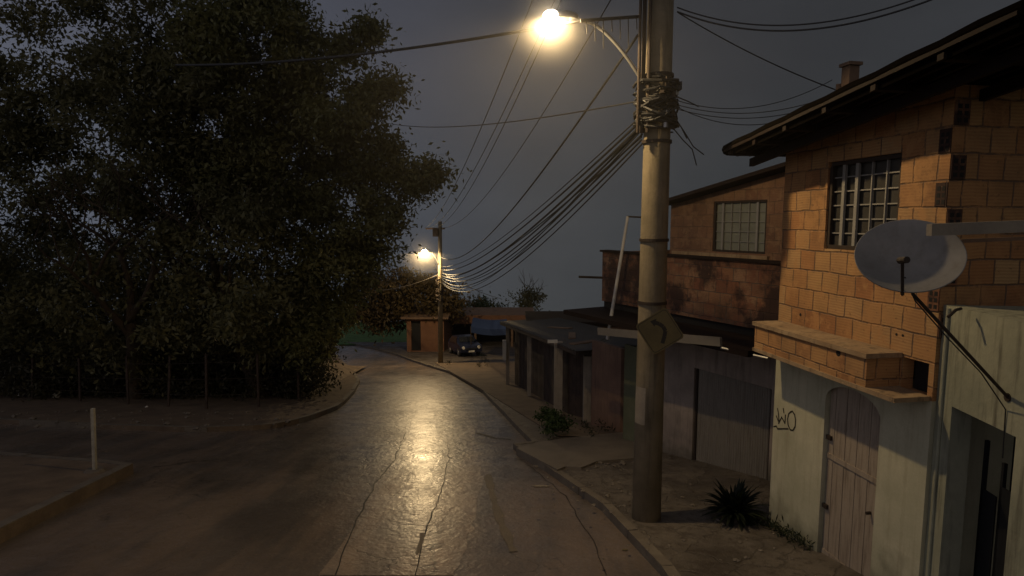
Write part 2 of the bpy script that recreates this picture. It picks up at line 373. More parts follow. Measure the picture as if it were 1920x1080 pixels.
_e.inputs[0].default_value = (1, .90, .74, 1); _e.inputs[1].default_value = 10; _t.inputs[0].default_value = (.85, .85, .85, 1)
L(_nt, _e.outputs[0], _a.inputs[0]); L(_nt, _t.outputs[0], _a.inputs[1]); L(_nt, _a.outputs[0], _o.inputs[0])
# ------------------------------------------------------------------ ground, road, pavements
Yg = [-30, -5, 5, 10, 20, 30, 38, 41, 45, 52, 60, 80, 95, 130, 300, 700]
mb = MB()
Xg = [-500, -120, -60, -30, -15, 0, 15, 40, 120, 500]
for y0, y1 in zip(Yg, Yg[1:]):
    for x0, x1 in zip(Xg, Xg[1:]):
        mb.face([(x0, y0, gz(y0) - .06), (x1, y0, gz(y0) - .06), (x1, y1, gz(y1) - .06), (x0, y1, gz(y1) - .06)])
struct('ground', mb, m_soil)
def ribbon(rows, lift, skirt=0.0, mb=None, skirt_sides='lr'):
    """rows: (y, xl, xr)"""
    mb = mb or MB(); full = []
    for a, b in zip(rows, rows[1:]):
        full.append(a)
        for (yb, _) in PROF:
            if a[0] + .01 < yb < b[0] - .01:
                t = (yb - a[0]) / (b[0] - a[0]); full.append((yb, a[1] + (b[1] - a[1]) * t, a[2] + (b[2] - a[2]) * t))
    full.append(rows[-1])
    for (y0, l0, r0), (y1, l1, r1) in zip(full, full[1:]):
        z0, z1 = gz(y0) + lift, gz(y1) + lift
        mb.face([(l0, y0, z0), (r0, y0, z0), (r1, y1, z1), (l1, y1, z1)])
        if skirt:
            if 'r' in skirt_sides: mb.face([(r0, y0, z0 - skirt), (r1, y1, z1 - skirt), (r1, y1, z1), (r0, y0, z0)])
            if 'l' in skirt_sides: mb.face([(l1, y1, z1 - skirt), (l0, y0, z0 - skirt), (l0, y0, z0), (l1, y1, z1)])
    return mb
struct('road', ribbon([(-6, -45, 9), (45, -45, 9), (62, -45, 9)], 0), m_road)
# right kerb line (x for y)
kpx = [(1240, 1080), (1130, 960), (962, 842), (930, 760), (905, 735), (850, 703), (790, 684), (745, 667), (700, 655), (650, 644)]
kr = [(G(*p).y, G(*p).x) for p in kpx]
kr[3] = (kr[2][0] + .25, kr[2][1] + .45); kr[4] = (G(905, 738).y, G(905, 738).x)
kr.sort(); kr = [(-6, kr[0][1] + .35)] + kr
struct('pavement', ribbon([(y, x + .13, 9.5) for y, x in kr], .128, .3), m_side)
def kerb_line(pts, w, lift, m, name='kerb', side=1, gap=.012, seg=1.0):
    """separate kerb stones along a line of (x, y)"""
    mb = MB(); pts = [Vector((x, y, 0)) for x, y in pts]
    for a, b in zip(pts, pts[1:]):
        d = b - a; n = max(1, round(d.length / seg)); nrm = Vector((d.y, -d.x, 0)).normalized() * w * side
        for i in range(n):
            p = a + d * (i / n); q = a + d * ((i + 1) / n) - d.normalized() * gap
            j = rng.normal() * .006; jz = rng.normal() * .006
            p = p + nrm * j * 3; q = q + nrm * j * 3
            P = [(p.x, p.y), (q.x, q.y), (q.x + nrm.x, q.y + nrm.y), (p.x + nrm.x, p.y + nrm.y)]
            if side < 0: P = P[::-1]
            top = [(x, y, gz(y) + lift + jz) for x, y in P]; bot = [(x, y, gz(y) - .1) for x, y in P]
            mb.face(top[::-1]); 
            for k in range(4): mb.face([bot[k], bot[(k + 1) % 4], top[(k + 1) % 4], top[k]][::-1])
    o = struct(name, mb, m); return o
kerb_line([(x, y) for y, x in kr], .14, .137, m_kerb)
mb = MB(); dp = [(968, 843), (1010, 832), (1080, 822), (1175, 812), (1200, 822), (1190, 862), (1120, 868), (1090, 880), (1060, 878), (1045, 884)]
P_ = [G(*p, .13) for p in dp]; jj = [Vector((p.x, p.y, gz(p.y) + .17)) for p in P_]
cxy = sum((p for p in jj), Vector()) / len(jj); cxy.z = gz(cxy.y) + .185
for a_, b_2 in zip(jj, jj[1:] + jj[:1]): mb.face([b_2, a_, cxy]); mb.face([a_, b_2, b_2 - Vector((0, 0, .2)), a_ - Vector((0, 0, .2))])
m_ramp = weathered('ramp_concrete', (.14, .118, .092), (.20, .17, .132), .6, 1.8, fine=30, bstr=.4)
struct('driveway_ramp', mb, m_ramp)
# raised slab and earth strip beside the far pavement
struct('pavement', ribbon([(G(1000, 830).y, 1.1, 4.2), (G(905, 735).y, -1.3, 2.5), (G(800, 684).y, -5.0, 3.0)], .16, .1), m_dirt)
# left block (wooded) and its kerb
le = [(15.6, -8.6, -8.0), (15.85, -10.3, -6.9), (16.2, -12.0, -6.4), (16.9, -14.7, -6.05), (17.8, -18, -5.85), (19.5, -25, -5.7), (21, -45, -5.85), (24, -45, -6.3), (28, -45, -7.1), (34, -45, -9.0), (41, -45, -11.6), (46, -45, -13.5), (52, -45, -16), (60, -45, -20)]
struct('verge', ribbon(le, .13, .3), m_dirt)
ledge = [(-45, 21.9)] + [(a[1], a[0]) for a in reversed(le[:6])] + [(a[2], a[0]) for a in le]
kerb_line(ledge, .14, .142, m_kerb, side=-1)
# near left island
ni = [(-6, -45, -6.35), (7.5, -45, -6.72), (11.3, -45, -7.25), (11.6, -45, -8.0), (12.3, -45, -10.7), (14.5, -45, -20)]
struct('verge', ribbon(ni, .20, .3), m_dirt)
kerb_line([(a[2], a[0]) for a in ni], .17, .212, m_kerb, side=-1)
# grass field far down the street
mb = ribbon([(54, -24, -8.2), (60, -24, -6), (80, -34, -9), (90, -38, -11)], .10)
struct('field', mb, m_grass)
# road wear: lighter worn strip, tar seams, lane sheet with lamp sheen in its colour (thin sheets on the road)
def strip(pxpts, w, m, name, lift=.006, jit=.016):
    P = [G(*p) for p in pxpts]; mb = MB(); Q = []
    for a, b in zip(P, P[1:]):
        n = max(2, int((b - a).length / .25))
        for i in range(n): Q.append(a.lerp(b, i / n))
    Q.append(P[-1]); Lp, Rp = [], []
    for i, q in enumerate(Q):
        d = (Q[min(i + 1, len(Q) - 1)] - Q[max(0, i - 1)]).normalized(); nn = Vector((d.y, -d.x, 0))
        c = q + nn * rng.normal() * jit; ww = w * rng.uniform(.55, 1.25) / 2
        l, r = c - nn * ww, c + nn * ww
        Lp.append((l.x, l.y, gz(l.y) + lift)); Rp.append((r.x, r.y, gz(r.y) + lift))
    for i in range(len(Q) - 1): mb.face([Lp[i], Rp[i], Rp[i + 1], Lp[i + 1]])
    return struct(name, mb, m)
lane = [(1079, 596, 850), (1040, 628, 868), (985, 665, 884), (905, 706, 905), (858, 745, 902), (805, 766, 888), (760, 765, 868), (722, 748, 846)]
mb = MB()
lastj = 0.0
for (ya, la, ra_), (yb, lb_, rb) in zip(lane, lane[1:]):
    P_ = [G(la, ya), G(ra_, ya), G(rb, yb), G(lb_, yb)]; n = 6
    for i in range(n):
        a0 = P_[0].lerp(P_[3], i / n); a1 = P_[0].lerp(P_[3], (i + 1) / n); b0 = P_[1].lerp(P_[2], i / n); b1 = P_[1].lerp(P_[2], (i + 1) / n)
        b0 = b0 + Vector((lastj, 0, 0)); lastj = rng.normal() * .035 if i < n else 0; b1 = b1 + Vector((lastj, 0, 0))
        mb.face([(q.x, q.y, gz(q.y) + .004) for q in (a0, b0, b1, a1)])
struct('lane_sheen_sheet', mb, m_lane_sheen)  # lighter lane colour stands in for the lamp reflection on wet asphalt
m_seam = plain('tar_seam', (.014, .012, .011), .6)
m_worn = weathered('worn_road_strip', (.12, .10, .075), (.16, .13, .095), .6, 3, fine=40)
strip([(625, 1079), (665, 985), (705, 905), (740, 862), (760, 810)], .02, m_seam, 'road_seam')
strip([(782, 1079), (792, 1010), (825, 930), (842, 860), (840, 835)], .018, m_seam, 'road_seam', .007)
strip([(783, 1040), (792, 1000)], .05, m_worn, 'road_marking', .009, .01)
strip([(915, 890), (925, 935), (940, 985), (965, 1035)], .13, m_worn, 'road_marking', .008, .008)
strip([(1140, 1079), (1105, 1000), (1060, 930), (990, 872)], .016, m_seam, 'road_seam', .007)
strip([(895, 812), (930, 822), (958, 824)], .10, m_seam, 'road_seam', .007)
# ------------------------------------------------------------------ walls with openings
def wall(mb, P, u, length, zb, zt, th, openings, inward):
    """vertical wall from P along unit u; zb/zt functions of s; openings (s0,s1,z0,z1); front face at P, thickness towards inward"""
    u = Vector((u[0], u[1], 0)); P = Vector((P[0], P[1], 0)); n = Vector(inward).normalized() * th
    ss = sorted({0.0, length, *[o[0] for o in openings], *[o[1] for o in openings]})
    zs = sorted({*[o[2] for o in openings], *[o[3] for o in openings]})
    def pt(s, z, k): q = P + u * s + n * k; return (q.x, q.y, z)
    flip = Vector((0, 0, 1)).cross(u).dot(n) > 0   # orientation of the front quad
    def quad(a, b, c, d):
        mb.face([a, b, c, d] if flip else [d, c, b, a])
    for s0, s1 in zip(ss, ss[1:]):
        sm = (s0 + s1) / 2; lv0 = [zb(s0)] + zs + [zt(s0)]; lv1 = [zb(s1)] + zs + [zt(s1)]; solid = []
        for i in range(len(lv0) - 1):
            zm = (lv0[i] + lv0[i + 1]) / 2
            hole = any(o[0] - 1e-6 < sm < o[1] + 1e-6 and o[2] < zm < o[3] for o in openings); solid.append(not hole)
            if hole: continue
            quad(pt(s0, lv0[i], 0), pt(s1, lv1[i], 0), pt(s1, lv1[i + 1], 0), pt(s0, lv0[i + 1], 0))
            quad(pt(s1, lv1[i], 1), pt(s0, lv0[i], 1), pt(s0, lv0[i + 1], 1), pt(s1, lv1[i + 1], 1))
        quad(pt(s0, lv0[-1], 0), pt(s1, lv1[-1], 0), pt(s1, lv1[-1], 1), pt(s0, lv0[-1], 1))
    for (s0, s1, z0, z1) in openings:
        quad(pt(s0, z0, 0), pt(s0, z0, 1), pt(s0, z1, 1), pt(s0, z1, 0)); quad(pt(s1, z0, 1), pt(s1, z0, 0), pt(s1, z1, 0), pt(s1, z1, 1))
        quad(pt(s0, z0, 1), pt(s0, z0, 0), pt(s1, z0, 0), pt(s1, z0, 1)); quad(pt(s0, z1, 0), pt(s0, z1, 1), pt(s1, z1, 1), pt(s1, z1, 0))
    for s, k in ((0, 0), (length, 1)):
        a, b, c, d = pt(s, zb(s), 0), pt(s, zb(s), 1), pt(s, zt(s), 1), pt(s, zt(s), 0)
        mb.face([a, d, c, b] if (k == 0) != (not flip) else [a, b, c, d])
    return mb
def corr_sheet(mb, o, a, b, n, amp, nrm):
    """corrugated sheet: o + a*s + b*t, ridges run along b"""
    o, a, b, nrm = Vector(o), Vector(a), Vector(b), Vector(nrm)
    mb.grid(lambda s, t: o + a * s + b * t + nrm * amp * (math.sin(s * n * 2 * math.pi)), n * 8, 1); return mb
def grille(parent, P, u, out, s0, s1, z0, z1, nx, nz, m_frame, m_p, heavy=(), label=None):
    """window: frame + glazing bars + pane; out = outward normal"""
    u = Vector((u[0], u[1], 0)); out = Vector(out); P = Vector((P[0], P[1], 0))
    q = lambda s, z, k=0: Vector(((P + u * s + out * k).x, (P + u * s + out * k).y, z))
    fr = MB(); t = .045
    for a, b in (((s0, z0), (s1, z0)), ((s0, z1), (s1, z1))): fr.bar(q(a[0], a[1]), q(b[0], b[1]), .05, t)
    for s in (s0, s1): fr.bar(q(s, z0 + t / 2, -.002), q(s, z1 - t / 2, -.002), t, .05, up=out)
    w = fr.build('window', m_frame, parent)
    pn = MB(); k = -.03; pn.frame_box(q(s0 + .022, z0 + .022, k), q(s1 - .022, z0 + .022, k) - q(s0 + .022, z0 + .022, k), -out * .006, (0, 0, z1 - z0 - .044)); pn.build('pane', m_p, w)
    br = MB()
    for i in range(1, nx):
        s = s0 + (s1 - s0) * i / nx; hv = i in heavy
        br.bar(q(s, z0 + .02, -.006 if not hv else .008), q(s, z1 - .02, -.006 if not hv else .008), .045 if hv else .014, .03, up=out)
    for i in range(1, nz):
        z = z0 + (z1 - z0) * i / nz; br.bar(q(s0 + .02, z, -.012), q(s1 - .02, z, -.012), .014, .014)
    br.build('bar', m_iron if m_frame != m_iron else m_rust, w)
    return w
# ------------------------------------------------------------------ brick house
Fp = G(1440, 1000); Fp = Vector((Fp.x, Fp.y, 0)); Np = Fp + Vector((.170, -.985, 0)) * 2.47
u1 = (Np - Fp).normalized(); len1 = (Np - Fp).length; in1 = Vector((-u1.y, u1.x, 0)); in1 = in1 if in1.x > 0 else -in1
out1 = -in1
def s1(px, py, off=0):   # coordinate along the brick house front
    p = on_plane(px, py, Fp + out1 * off, u1); return (p - Fp).dot(u1), p.z
bh = thing('brick_house', 'two-storey house with raw orange clay block upper floor over cream painted ground floor', 'house', (Fp.x, Fp.y, gz(Fp.y)))
ZS = 1.31; ZT = 1.70        # ledge underside and top
d0 = s1(1545, 800)[0]; d1 = s1(1650, 800)[0]; dz1 = s1(1600, 728)[1] - .02
mb = MB(); wall(mb, Fp, u1, len1, lambda s: -2.2, lambda s: ZS, .15, [(d0, d1, -2.1, dz1)], in1)
# arch spandrels in the door opening
dm = (d0 + d1) / 2; hw = (d1 - d0) / 2
for sgn in (-1, 1):
    prev = None
    for k in range(0, 9):
        a = math.pi / 2 * k / 8; s = dm + sgn * hw * math.cos(a); z = dz1 - .22 + .22 * math.sin(a)
        p = Fp + u1 * s + in1 * .003
        if prev is not None:
            mb.face([(prev[0].x, prev[0].y, prev[1]), (p.x, p.y, z), (p.x, p.y, dz1), (prev[0].x, prev[0].y, dz1)])
        prev = (p, z)
# lower side wall facing the viewer
wall(mb, Np + in1 * .15, in1, 5.85, lambda s: -2.2, lambda s: ZS, .15, [], -u1)
wall(mb, Fp + in1 * .15 , in1, 5.85, lambda s: -2.2, lambda s: ZS, .15, [], u1)
mb.build('ground_floor_wall', m_paleplaster, bh)
def zroof(p):  # underside of roof over plan point: rises towards the viewer
    d = (Vector((p[0], p[1], 0)) - Fp).dot(u1); return 3.90 + .128 * d
w0, wz0 = s1(1545, 466); w1 = s1(1682, 430)[0]; wz1 = s1(1600, 298)[1]
nz0, nz1 = 1.33, 1.66; n0 = s1(1690, 700)[0]
mb = MB()
wall(mb, Fp, u1, len1, lambda s: ZS, lambda s: zroof(Fp + u1 * s), .14, [(w0, w1, wz0, wz1), (n0, len1 - .06, nz0, nz1)], in1)
wall(mb, Np + in1 * .14, in1, 5.86, lambda s: ZS, lambda s: zroof(Np), .14, [], -u1)
wall(mb, Fp + in1 * .14, in1, 5.86, lambda s: ZS, lambda s: zroof(Fp), .14, [], u1)
mb.build('upper_wall', m_brick, bh)
mb = MB(); mb.frame_box(Fp + u1 * .2 + in1 * .5 + Vector((0, 0, ZS)), u1 * 2.0, in1 * .05, Vector((0, 0, 2.4))); mb.build('inner_partition', m_dark, bh)
mb = MB(); q = Fp + u1 * (n0 + .02) + in1 * .138; mb.frame_box((q.x, q.y, nz0 + .005), u1 * (len1 - .1 - n0), in1 * .02, Vector((0, 0, nz1 - nz0 - .01))); mb.build('niche_back', m_black, bh)  # black sheet, the niche's shade put into its colour
# ledge of blocks below the upper floor
led_s0 = s1(1415, 630, .38)[0]; led_s1 = n0 - .02
mb = MB(); q = Fp + u1 * led_s0 + out1 * .38
mb.frame_box((q.x, q.y, ZS + .045), u1 * (led_s1 - led_s0), in1 * .377, (0, 0, ZT - ZS - .095)); mb.build('brick_ledge', m_brick, bh)
mb = MB(); q = Fp + u1 * (led_s0 - .02) + out1 * .41
mb.frame_box((q.x, q.y, ZT - .05), u1 * (led_s1 - led_s0 + .04), in1 * .407, (0, 0, .05))
q = Fp + u1 * (led_s0 - .015) + out1 * .395
mb.frame_box((q.x, q.y, ZS), u1 * (len1 - led_s0 + .0), in1 * .392, (0, 0, .045)); mb.build('ledge_slab', m_conc, bh, bevel=.008)
# pale plaster patches + dark discs in place of the shade in block holes
for (px, py, w, h) in ((1492, 622, .16, .2), (1508, 640, .12, .16)):
    s, z = s1(px, py, .30); q = Fp + u1 * (s - w / 2) + out1 * .303
for (px, py, r) in ((1572, 662, .035), (1681, 627, .014), (1693, 629, .014), (1501, 590, .02)):
    on_ledge = py > 640 and px < 1680
    s, z = s1(px, py, .38 if on_ledge else 0); q = Fp + u1 * s + out1 * ((.381 if on_ledge else .001)); q.z = z
    MB().lathe(q, [(0, .002), (r, .002), (r, -.03)], 10, out1).build('dark_hole_disc', m_dark, bh)
# window with iron bars
grille(bh, Fp + in1 * .05, u1, out1, w0 + .025, w1 - .025, wz0 + .025, wz1 - .025, 5, 6, m_rust, m_panedim, heavy=(1, 2))
# hollow block ends toothed into the corner
hb = MB(); hh = MB(); hrow = .2425; z = ZS + .6; i = 0
while z < zroof(Np) - .26:
    if i % 2 == 0:
        q = Np + in1 * .006 - u1 * .0 ; q.z = z + .012
        hb.frame_box(q, in1 * .155, u1 * .012, (0, 0, hrow - .024))
        for a in range(2):
            for b_ in range(3):
                c = Np + in1 * (.03 + a * .068) + u1 * .0125; c.z = z + .034 + b_ * .062
                hh.frame_box(c, in1 * .042, u1 * .0015, (0, 0, .040))
    else:
        q = Np + out1 * .010 - u1 * .0; q.z = z + .012
        hb.frame_box(q - u1 * .125, u1 * .125, in1 * .012, (0, 0, hrow - .024))
        for a in range(2):
            for b_ in range(3):
                c = Np - u1 * (.105 - a * .055) + out1 * .0115; c.z = z + .034 + b_ * .062
                hh.frame_box(c, u1 * .034, out1 * .0012, (0, 0, .040))
    z += hrow; i += 1
hbo = hb.build('corner_block', m_brick_dark, bh); hh.build('painted_holes', m_dark, hbo)  # dark squares on the face stand for the shade inside hollow blocks
# roof: sheet, rafters and purlins
OV = .74
def rp(s, k, dz=0):   # plan point at s along the front, k inward
    q = Fp + u1 * s + in1 * k; q.z = zroof(q) + dz; return q
R0, R1 = -.24, len1 + 1.18
mb = MB(); nn = 64
for i in range(nn):   # wavy tile edge on the low end, thickness
    pass
A, B_, C_ = rp(R0, -OV, .03), rp(R1, -OV, .03), rp(R0, 6.2, .03)
mb.frame_box(A, B_ - A, C_ - A, (0, 0, .035))
mb.build('roof', m_tile, bh)
tl = MB(); k = -OV - .03
while k < 6.1:          # roof tiles: long half-round runs down the slope
    jit = rng.uniform(-.05, .04)
    a, b = rp(R0 - .06 + jit, k + .1, .07), rp(R1 + .03, k + .1, .07)
    pts = [a.lerp(b, t / 12) + Vector((0, 0, .012 * (t % 2))) for t in range(13)]
    tl.tube(pts, .075, 8); k += .17
tl.build('roof_tiles', m_matteblack, bh)
pr = MB()
for s in (-.15, .40, 1.0, 1.65, 2.3, 3.0):
    pr.frame_box(rp(s, -OV + .02, -.035), rp(s + .06, 0, 0) - rp(s, 0, 0), in1 * 6.0, (0, 0, .06))
pr.build('batten', m_tile, bh)
ra = MB()
ra.frame_box(rp(R0 + .12, -OV + .05, -.035), rp(R1 - .02, -OV, 0) - rp(R0 + .12, -OV, 0), in1 * .03, (0, 0, .06)); ra.build('fascia', m_matteblack, bh); ra = MB()
for kk in (-.35, .25, 1.6, 3, 4.6): ra.frame_box(rp(R0 - .02 - abs(kk) * .03, kk, -.14), rp(R1 - .04, kk, -.14) - rp(R0 - .02, kk, -.14), in1 * .06, (0, 0, .10))
ra.build('rafter', m_tile, bh)
cp = at(1592, 180, 8.0); mb = MB(); mb.box((cp.x, cp.y, cp.z + .14), (.14, .14, .44), .2); mb.box((cp.x, cp.y, cp.z + .385), (.19, .19, .04), .2)
q = at(1571, 188, 8.1); mb.tube([q + Vector((0, 0, -.1)), q + Vector((0, 0, .2))], .035, 8); mb.build('chimney', m_wood, bh)
# door
dr = MB(); nr = 14; q = Fp + u1 * (d0 + .012) + in1 * .06
for i in range(9):
    a = q + u1 * ((d1 - d0 - .024) * i / 9 + .003) + in1 * (.004 * (i % 2)); dr.frame_box((a.x, a.y, -2.05), u1 * ((d1 - d0 - .024) / 9 - .005), in1 * .03, (0, 0, dz1 + 2.05 - .01))
door = dr.build('door', m_doorpaint, bh)
q = Fp + u1 * (d1 - .12) + in1 * .058; MB().tube([(q.x, q.y, -.15), (q.x + out1.x * .05, q.y + out1.y * .05, -.15)], .018).build('handle', m_rust, door)
for hz in (-1.3, -.4, .45):
    q = Fp + u1 * (d0 + .03) + in1 * .045; MB().box((q.x, q.y, hz), (.03, .10, .05), math.atan2(u1.y, u1.x) + math.pi / 2).build('hinge', m_rust, door)
for hz in (-1.0, .2):
    q = Fp + u1 * (d0 + .02) + in1 * .047; MB().frame_box((q.x, q.y, hz), u1 * (d1 - d0 - .04), in1 * .012, (0, 0, .06)).build('cross_rail', m_doorpaint, door)
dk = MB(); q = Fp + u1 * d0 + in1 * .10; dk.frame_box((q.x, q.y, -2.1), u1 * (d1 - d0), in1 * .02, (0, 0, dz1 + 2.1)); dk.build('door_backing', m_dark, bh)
# graffiti strokes on the cream wall
def strokes(pl, w, name):
    mb = MB()
    for line in pl:
        P = []
        for (px, py) in line:
            s, z = s1(px, py); q = Fp + u1 * s + out1 * .0; P.append(Vector((q.x, q.y, z)))
        for j in range(len(P) - 1):
            a, b = P[j], P[j + 1]; d = (b - a).normalized(); n = d.cross(out1).normalized() * w / 2; a = a - d * w * .3; b = b + d * w * .3
            o = out1 * (.002 + .0006 * (j % 3))
            mb.face([a - n + o, b - n + o, b + n + o, a + n + o])
    return mb.build(name, m_spray, bh)
strokes([[(1458, 766), (1460, 776), (1461, 793), (1456, 780)], [(1469, 766), (1470, 774)], [(1460, 794), (1466, 782), (1472, 794), (1473, 778)],
         [(1451, 800), (1456, 799), (1458, 804), (1466, 804), (1478, 804)],
         [(1483, 772), (1479, 776), (1477, 786), (1478, 797), (1482, 806), (1487, 807), (1491, 800), (1492, 787), (1490, 777), (1486, 771), (1482, 773)]], .021, 'graffiti')
# ------------------------------------------------------------------ near grey building
Q0 = Np + in1 * .045 + u1 * .002; u2 = Vector((-.088, -.996, 0)).normalized(); in2 = Vector((.996, -.088, 0))
gb = thing('grey_house', 'grey-green rendered house with streaked wall and dark recessed doorway at the picture edge', 'house', (Q0.x, Q0.y, gz(Q0.y)))
def s2(px, py):
    p = on_plane(px, py, Q0, u2); return (p - Q0).dot(u2), p.z
e0, ez = s2(1785, 762); e1 = s2(1905, 820)[0]; ztop = s2(1800, 578)[1]
mb = MB(); wall(mb, Q0, u2, 3.2, lambda s: -1.8, lambda s: ztop, .18, [(e0, e1, -1.7, ez)], in2)
mb.build('front_wall', m_grey, gb)
mb = MB(); q = Q0 + in2 * .18; mb.frame_box((q.x, q.y, ztop - .12), u2 * 3.2, in2 * 4, (0, 0, .115)); mb.build('roof', m_grey, gb)
mb = MB(); q = Q0 + u2 * (e0 - .1) + in2 * .62; mb.frame_box((q.x, q.y, -1.7), u2 * (e1 - e0 + .2), in2 * .05, (0, 0, ez + 1.8)); mb.build('doorway_back', m_black, gb)  # black sheet, the doorway's shade put into its colour
dd = MB(); q = Q0 + in2 * .30
for i, t in enumerate((.0, .30, .62, .93)):
    a = q + u2 * (e0 + (e1 - e0) * t * .98 + .005); dd.frame_box((a.x, a.y, -1.7), u2 * .03, in2 * .03, (0, 0, ez + 1.4 - .12 * (i % 2)))
    if i < 3: dd.frame_box((a.x, a.y, -1.7), u2 * (e1 - e0) * .25, in2 * .012, (0, 0, ez + .95 + .12 * i))
dd.build('door', m_black, gb)
# satellite dish on its arm
dc = at(1703, 482, 4.55); ds = thing('satellite_dish', 'round grey satellite dish on a dark diagonal arm from the wall', 'satellite dish', dc)
ax = Vector((-.36, -.64, .68)).normalized()
rad = .345
prof = [(0.0, -.055)] + [(rad * t, -.055 + .085 * t * t) for t in (.15, .3, .45, .6, .75, .9, 1.0)] + [(rad + .006, .032), (rad + .006, .022), (rad * .9, .006), (rad * .6, -.032), (rad * .3, -.055), (0, -.065)]
# wider than tall: build then squash along its own up axis
mb = MB().lathe((0, 0, 0), prof, 56); R = ax.to_track_quat('Z', 'Y').to_matrix()
mb.v = [tuple(dc + R @ Vector((v[0], v[1], v[2]))) for v in mb.v]
mb.build('reflector', m_dish, ds, smooth=True)
foot = dc + R @ Vector((0, 0, -.04)); low = at(1692, 548, 4.35); tip = at(1692, 489, 4.28)
fa = MB().tube([low, tip], .011, 8); fo = fa.build('feed_arm', m_rust, ds)
MB().tube([tip + Vector((0, .03, 0)), tip + Vector((0, -.05, .01))], .024, 10).build('receiver', m_rust, fo)
MB().tube([at(1692, 546, 4.35), at(1692, 552, 4.5)], .013, 8).build('clamp', m_rust, ds)
wp = on_plane(1890, 745, Q0, u2); st = at(1712, 552, 4.62)
am = MB().tube([dc - ax * .07, st, wp], .013, 10); am.build('mounting_arm', m_rust, ds)
cq = [low.lerp(dc - ax * .07, .5), st + Vector((.02, 0, -.05)), st.lerp(wp, .35) + Vector((0, -.01, -.05)), st.lerp(wp, .7) + Vector((0, -.01, -.04)), wp + Vector((-.01, 0, -.10)), wp + Vector((0, 0, -.5))]
MB().tube(cq, .005, 6).build('coax_cable', m_cable, ds)
MB().lathe(wp, [(0, .010), (.035, .010), (.035, -.005)], 14, -in2).build('wall_plate', m_rust, ds)
b1, b2 = on_plane(1792, 590, Q0, u2), at(1790, 570, 5.1)
# corner cable bracket
mb = MB(); p = at(1795, 585, 5.25); mb.tube([p + Vector((-.10, -.03, -.04)), p + Vector((-.03, -.02, .02)), p + Vector((.03, 0, .03))], .014, 6); mb.build('cable_bracket', m_rust, gb)
q = Q0 + u2 * .10 + (-in2) * .012; MB().tube([(q.x, q.y, ztop - .02), (q.x, q.y, -1.3)], .016, 8).build('drain_pipe', m_grey, gb)
# timber beam over the low roof
pa, pb = at(1742, 431, 4.35), at(2100, 417, 4.55)
tb = thing('timber_beam', 'pale timber beam jutting level across the top of the satellite dish', 'beam', (pb.x, pb.y, ztop))
MB().bar(pa, pb, .05, .085).build('rail', m_beam, tb, bevel=.004)
q = at(2060, 418, 4.53); MB().bar((q.x, q.y, ztop), (q.x, q.y, q.z - .045), .08, .08).build('post', m_beam, tb)
MB().bar(at(1800, 452, 4.9), at(2060, 441, 4.9), .03, .03).build('brace', m_wood, tb)
# ------------------------------------------------------------------ middle house
A2 = Vector((4.5, 10.3, 0)); u3 = Vector((-.485, .874, 0)).normalized(); in3 = Vector((.874, .485, 0)).normalized(); out3 = -in3
def s3(px, py, off=0):
    p = on_plane(px, py, A2 + in3 * off, u3); return (p - A2).dot(u3), p.z
mh = thing('terraced_house', 'set-back house with barred upper window above stained block parapet and corrugated garage gate', 'house', (A2.x, A2.y, gz(A2.y)))
sL = s3(1130, 540)[0]; zpt = s3(1300, 484)[1]; zpb = 1.12
g0 = s3(1446, 760)[0]; g1 = s3(1300, 760)[0]; gzt = .12
p0 = s3(1250, 760)[0]
mb = MB(); lo_end = s3(1200, 780)[0]
wall(mb, A2 - u3 * 1.5, u3, lo_end + 1.5, lambda s: -3.2, lambda s: .855, .15, [(g0 + 1.5, g1 + 1.5, -3.1, gzt)], in3)
mb.build('ground_floor_wall', m_plasterdim, mh)
mb = MB(); wall(mb, A2 - u3 * 1.5 + out3 * .02, u3, sL + 1.5, lambda s: zpb, lambda s: zpt, .15, [], in3)
e = A2 + u3 * sL; wall(mb, e + in3 * .14, in3, 2.5, lambda s: zpb, lambda s: zpt, .15, [], -u3)
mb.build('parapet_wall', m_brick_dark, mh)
mb = MB(); q = A2 - u3 * 1.5 + out3 * .06; mb.frame_box((q.x, q.y, zpt), u3 * (sL + 1.56), in3 * .24, (0, 0, .045)); mb.build('parapet_coping', m_tile, mh)
mb = MB(); q = A2 - u3 * .3 + out3 * 1.05; mb.frame_box((q.x, q.y, .86), u3 * (sL + .4), in3 * 4.2, (0, 0, .10))
mb.build('terrace_slab', m_tile, mh)
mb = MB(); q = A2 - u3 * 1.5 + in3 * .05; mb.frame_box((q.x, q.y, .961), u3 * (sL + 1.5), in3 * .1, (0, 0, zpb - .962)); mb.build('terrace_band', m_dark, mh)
# gutter pipe along the front
ga, gb_ = on_plane(1122, 621, A2 + out3 * 1.09, u3), on_plane(1352, 641, A2 + out3 * 1.09, u3)
MB().bar(ga, gb_, .05, .15).build('gutter', m_gutter, mh)
MB().tube([on_plane(1352, 652, A2 + out3 * 1.07, u3), on_plane(1440, 672, A2 + out3 * .85, u3)], .022, 8).build('pipe', m_galv, mh)
# gate
gt = MB(); q = A2 + u3 * (g0 + .01) + in3 * .07; corr_sheet(gt, (q.x, q.y, -3.1), u3 * (g1 - g0 - .02), (0, 0, 3.1 + gzt - .01), 34, .011, in3)
gate = gt.build('garage_gate', m_gate, mh, smooth=True)
mb = MB(); q = A2 + in3 * .05
for s in (g0 + .03, g1 - .03): MB().bar((q + u3 * s) + Vector((0, 0, -3.1)), (q + u3 * s) + Vector((0, 0, gzt - .02)), .04, .03, up=out3).build('gate_frame', m_rust, gate)
mb = MB(); q = A2 + u3 * (g0 - .2) + in3 * .4; mb.frame_box((q.x, q.y, -3.1), u3 * (g1 - g0 + .3), in3 * .05, (0, 0, 3.5)); mb.build('garage_back', m_dark, mh)
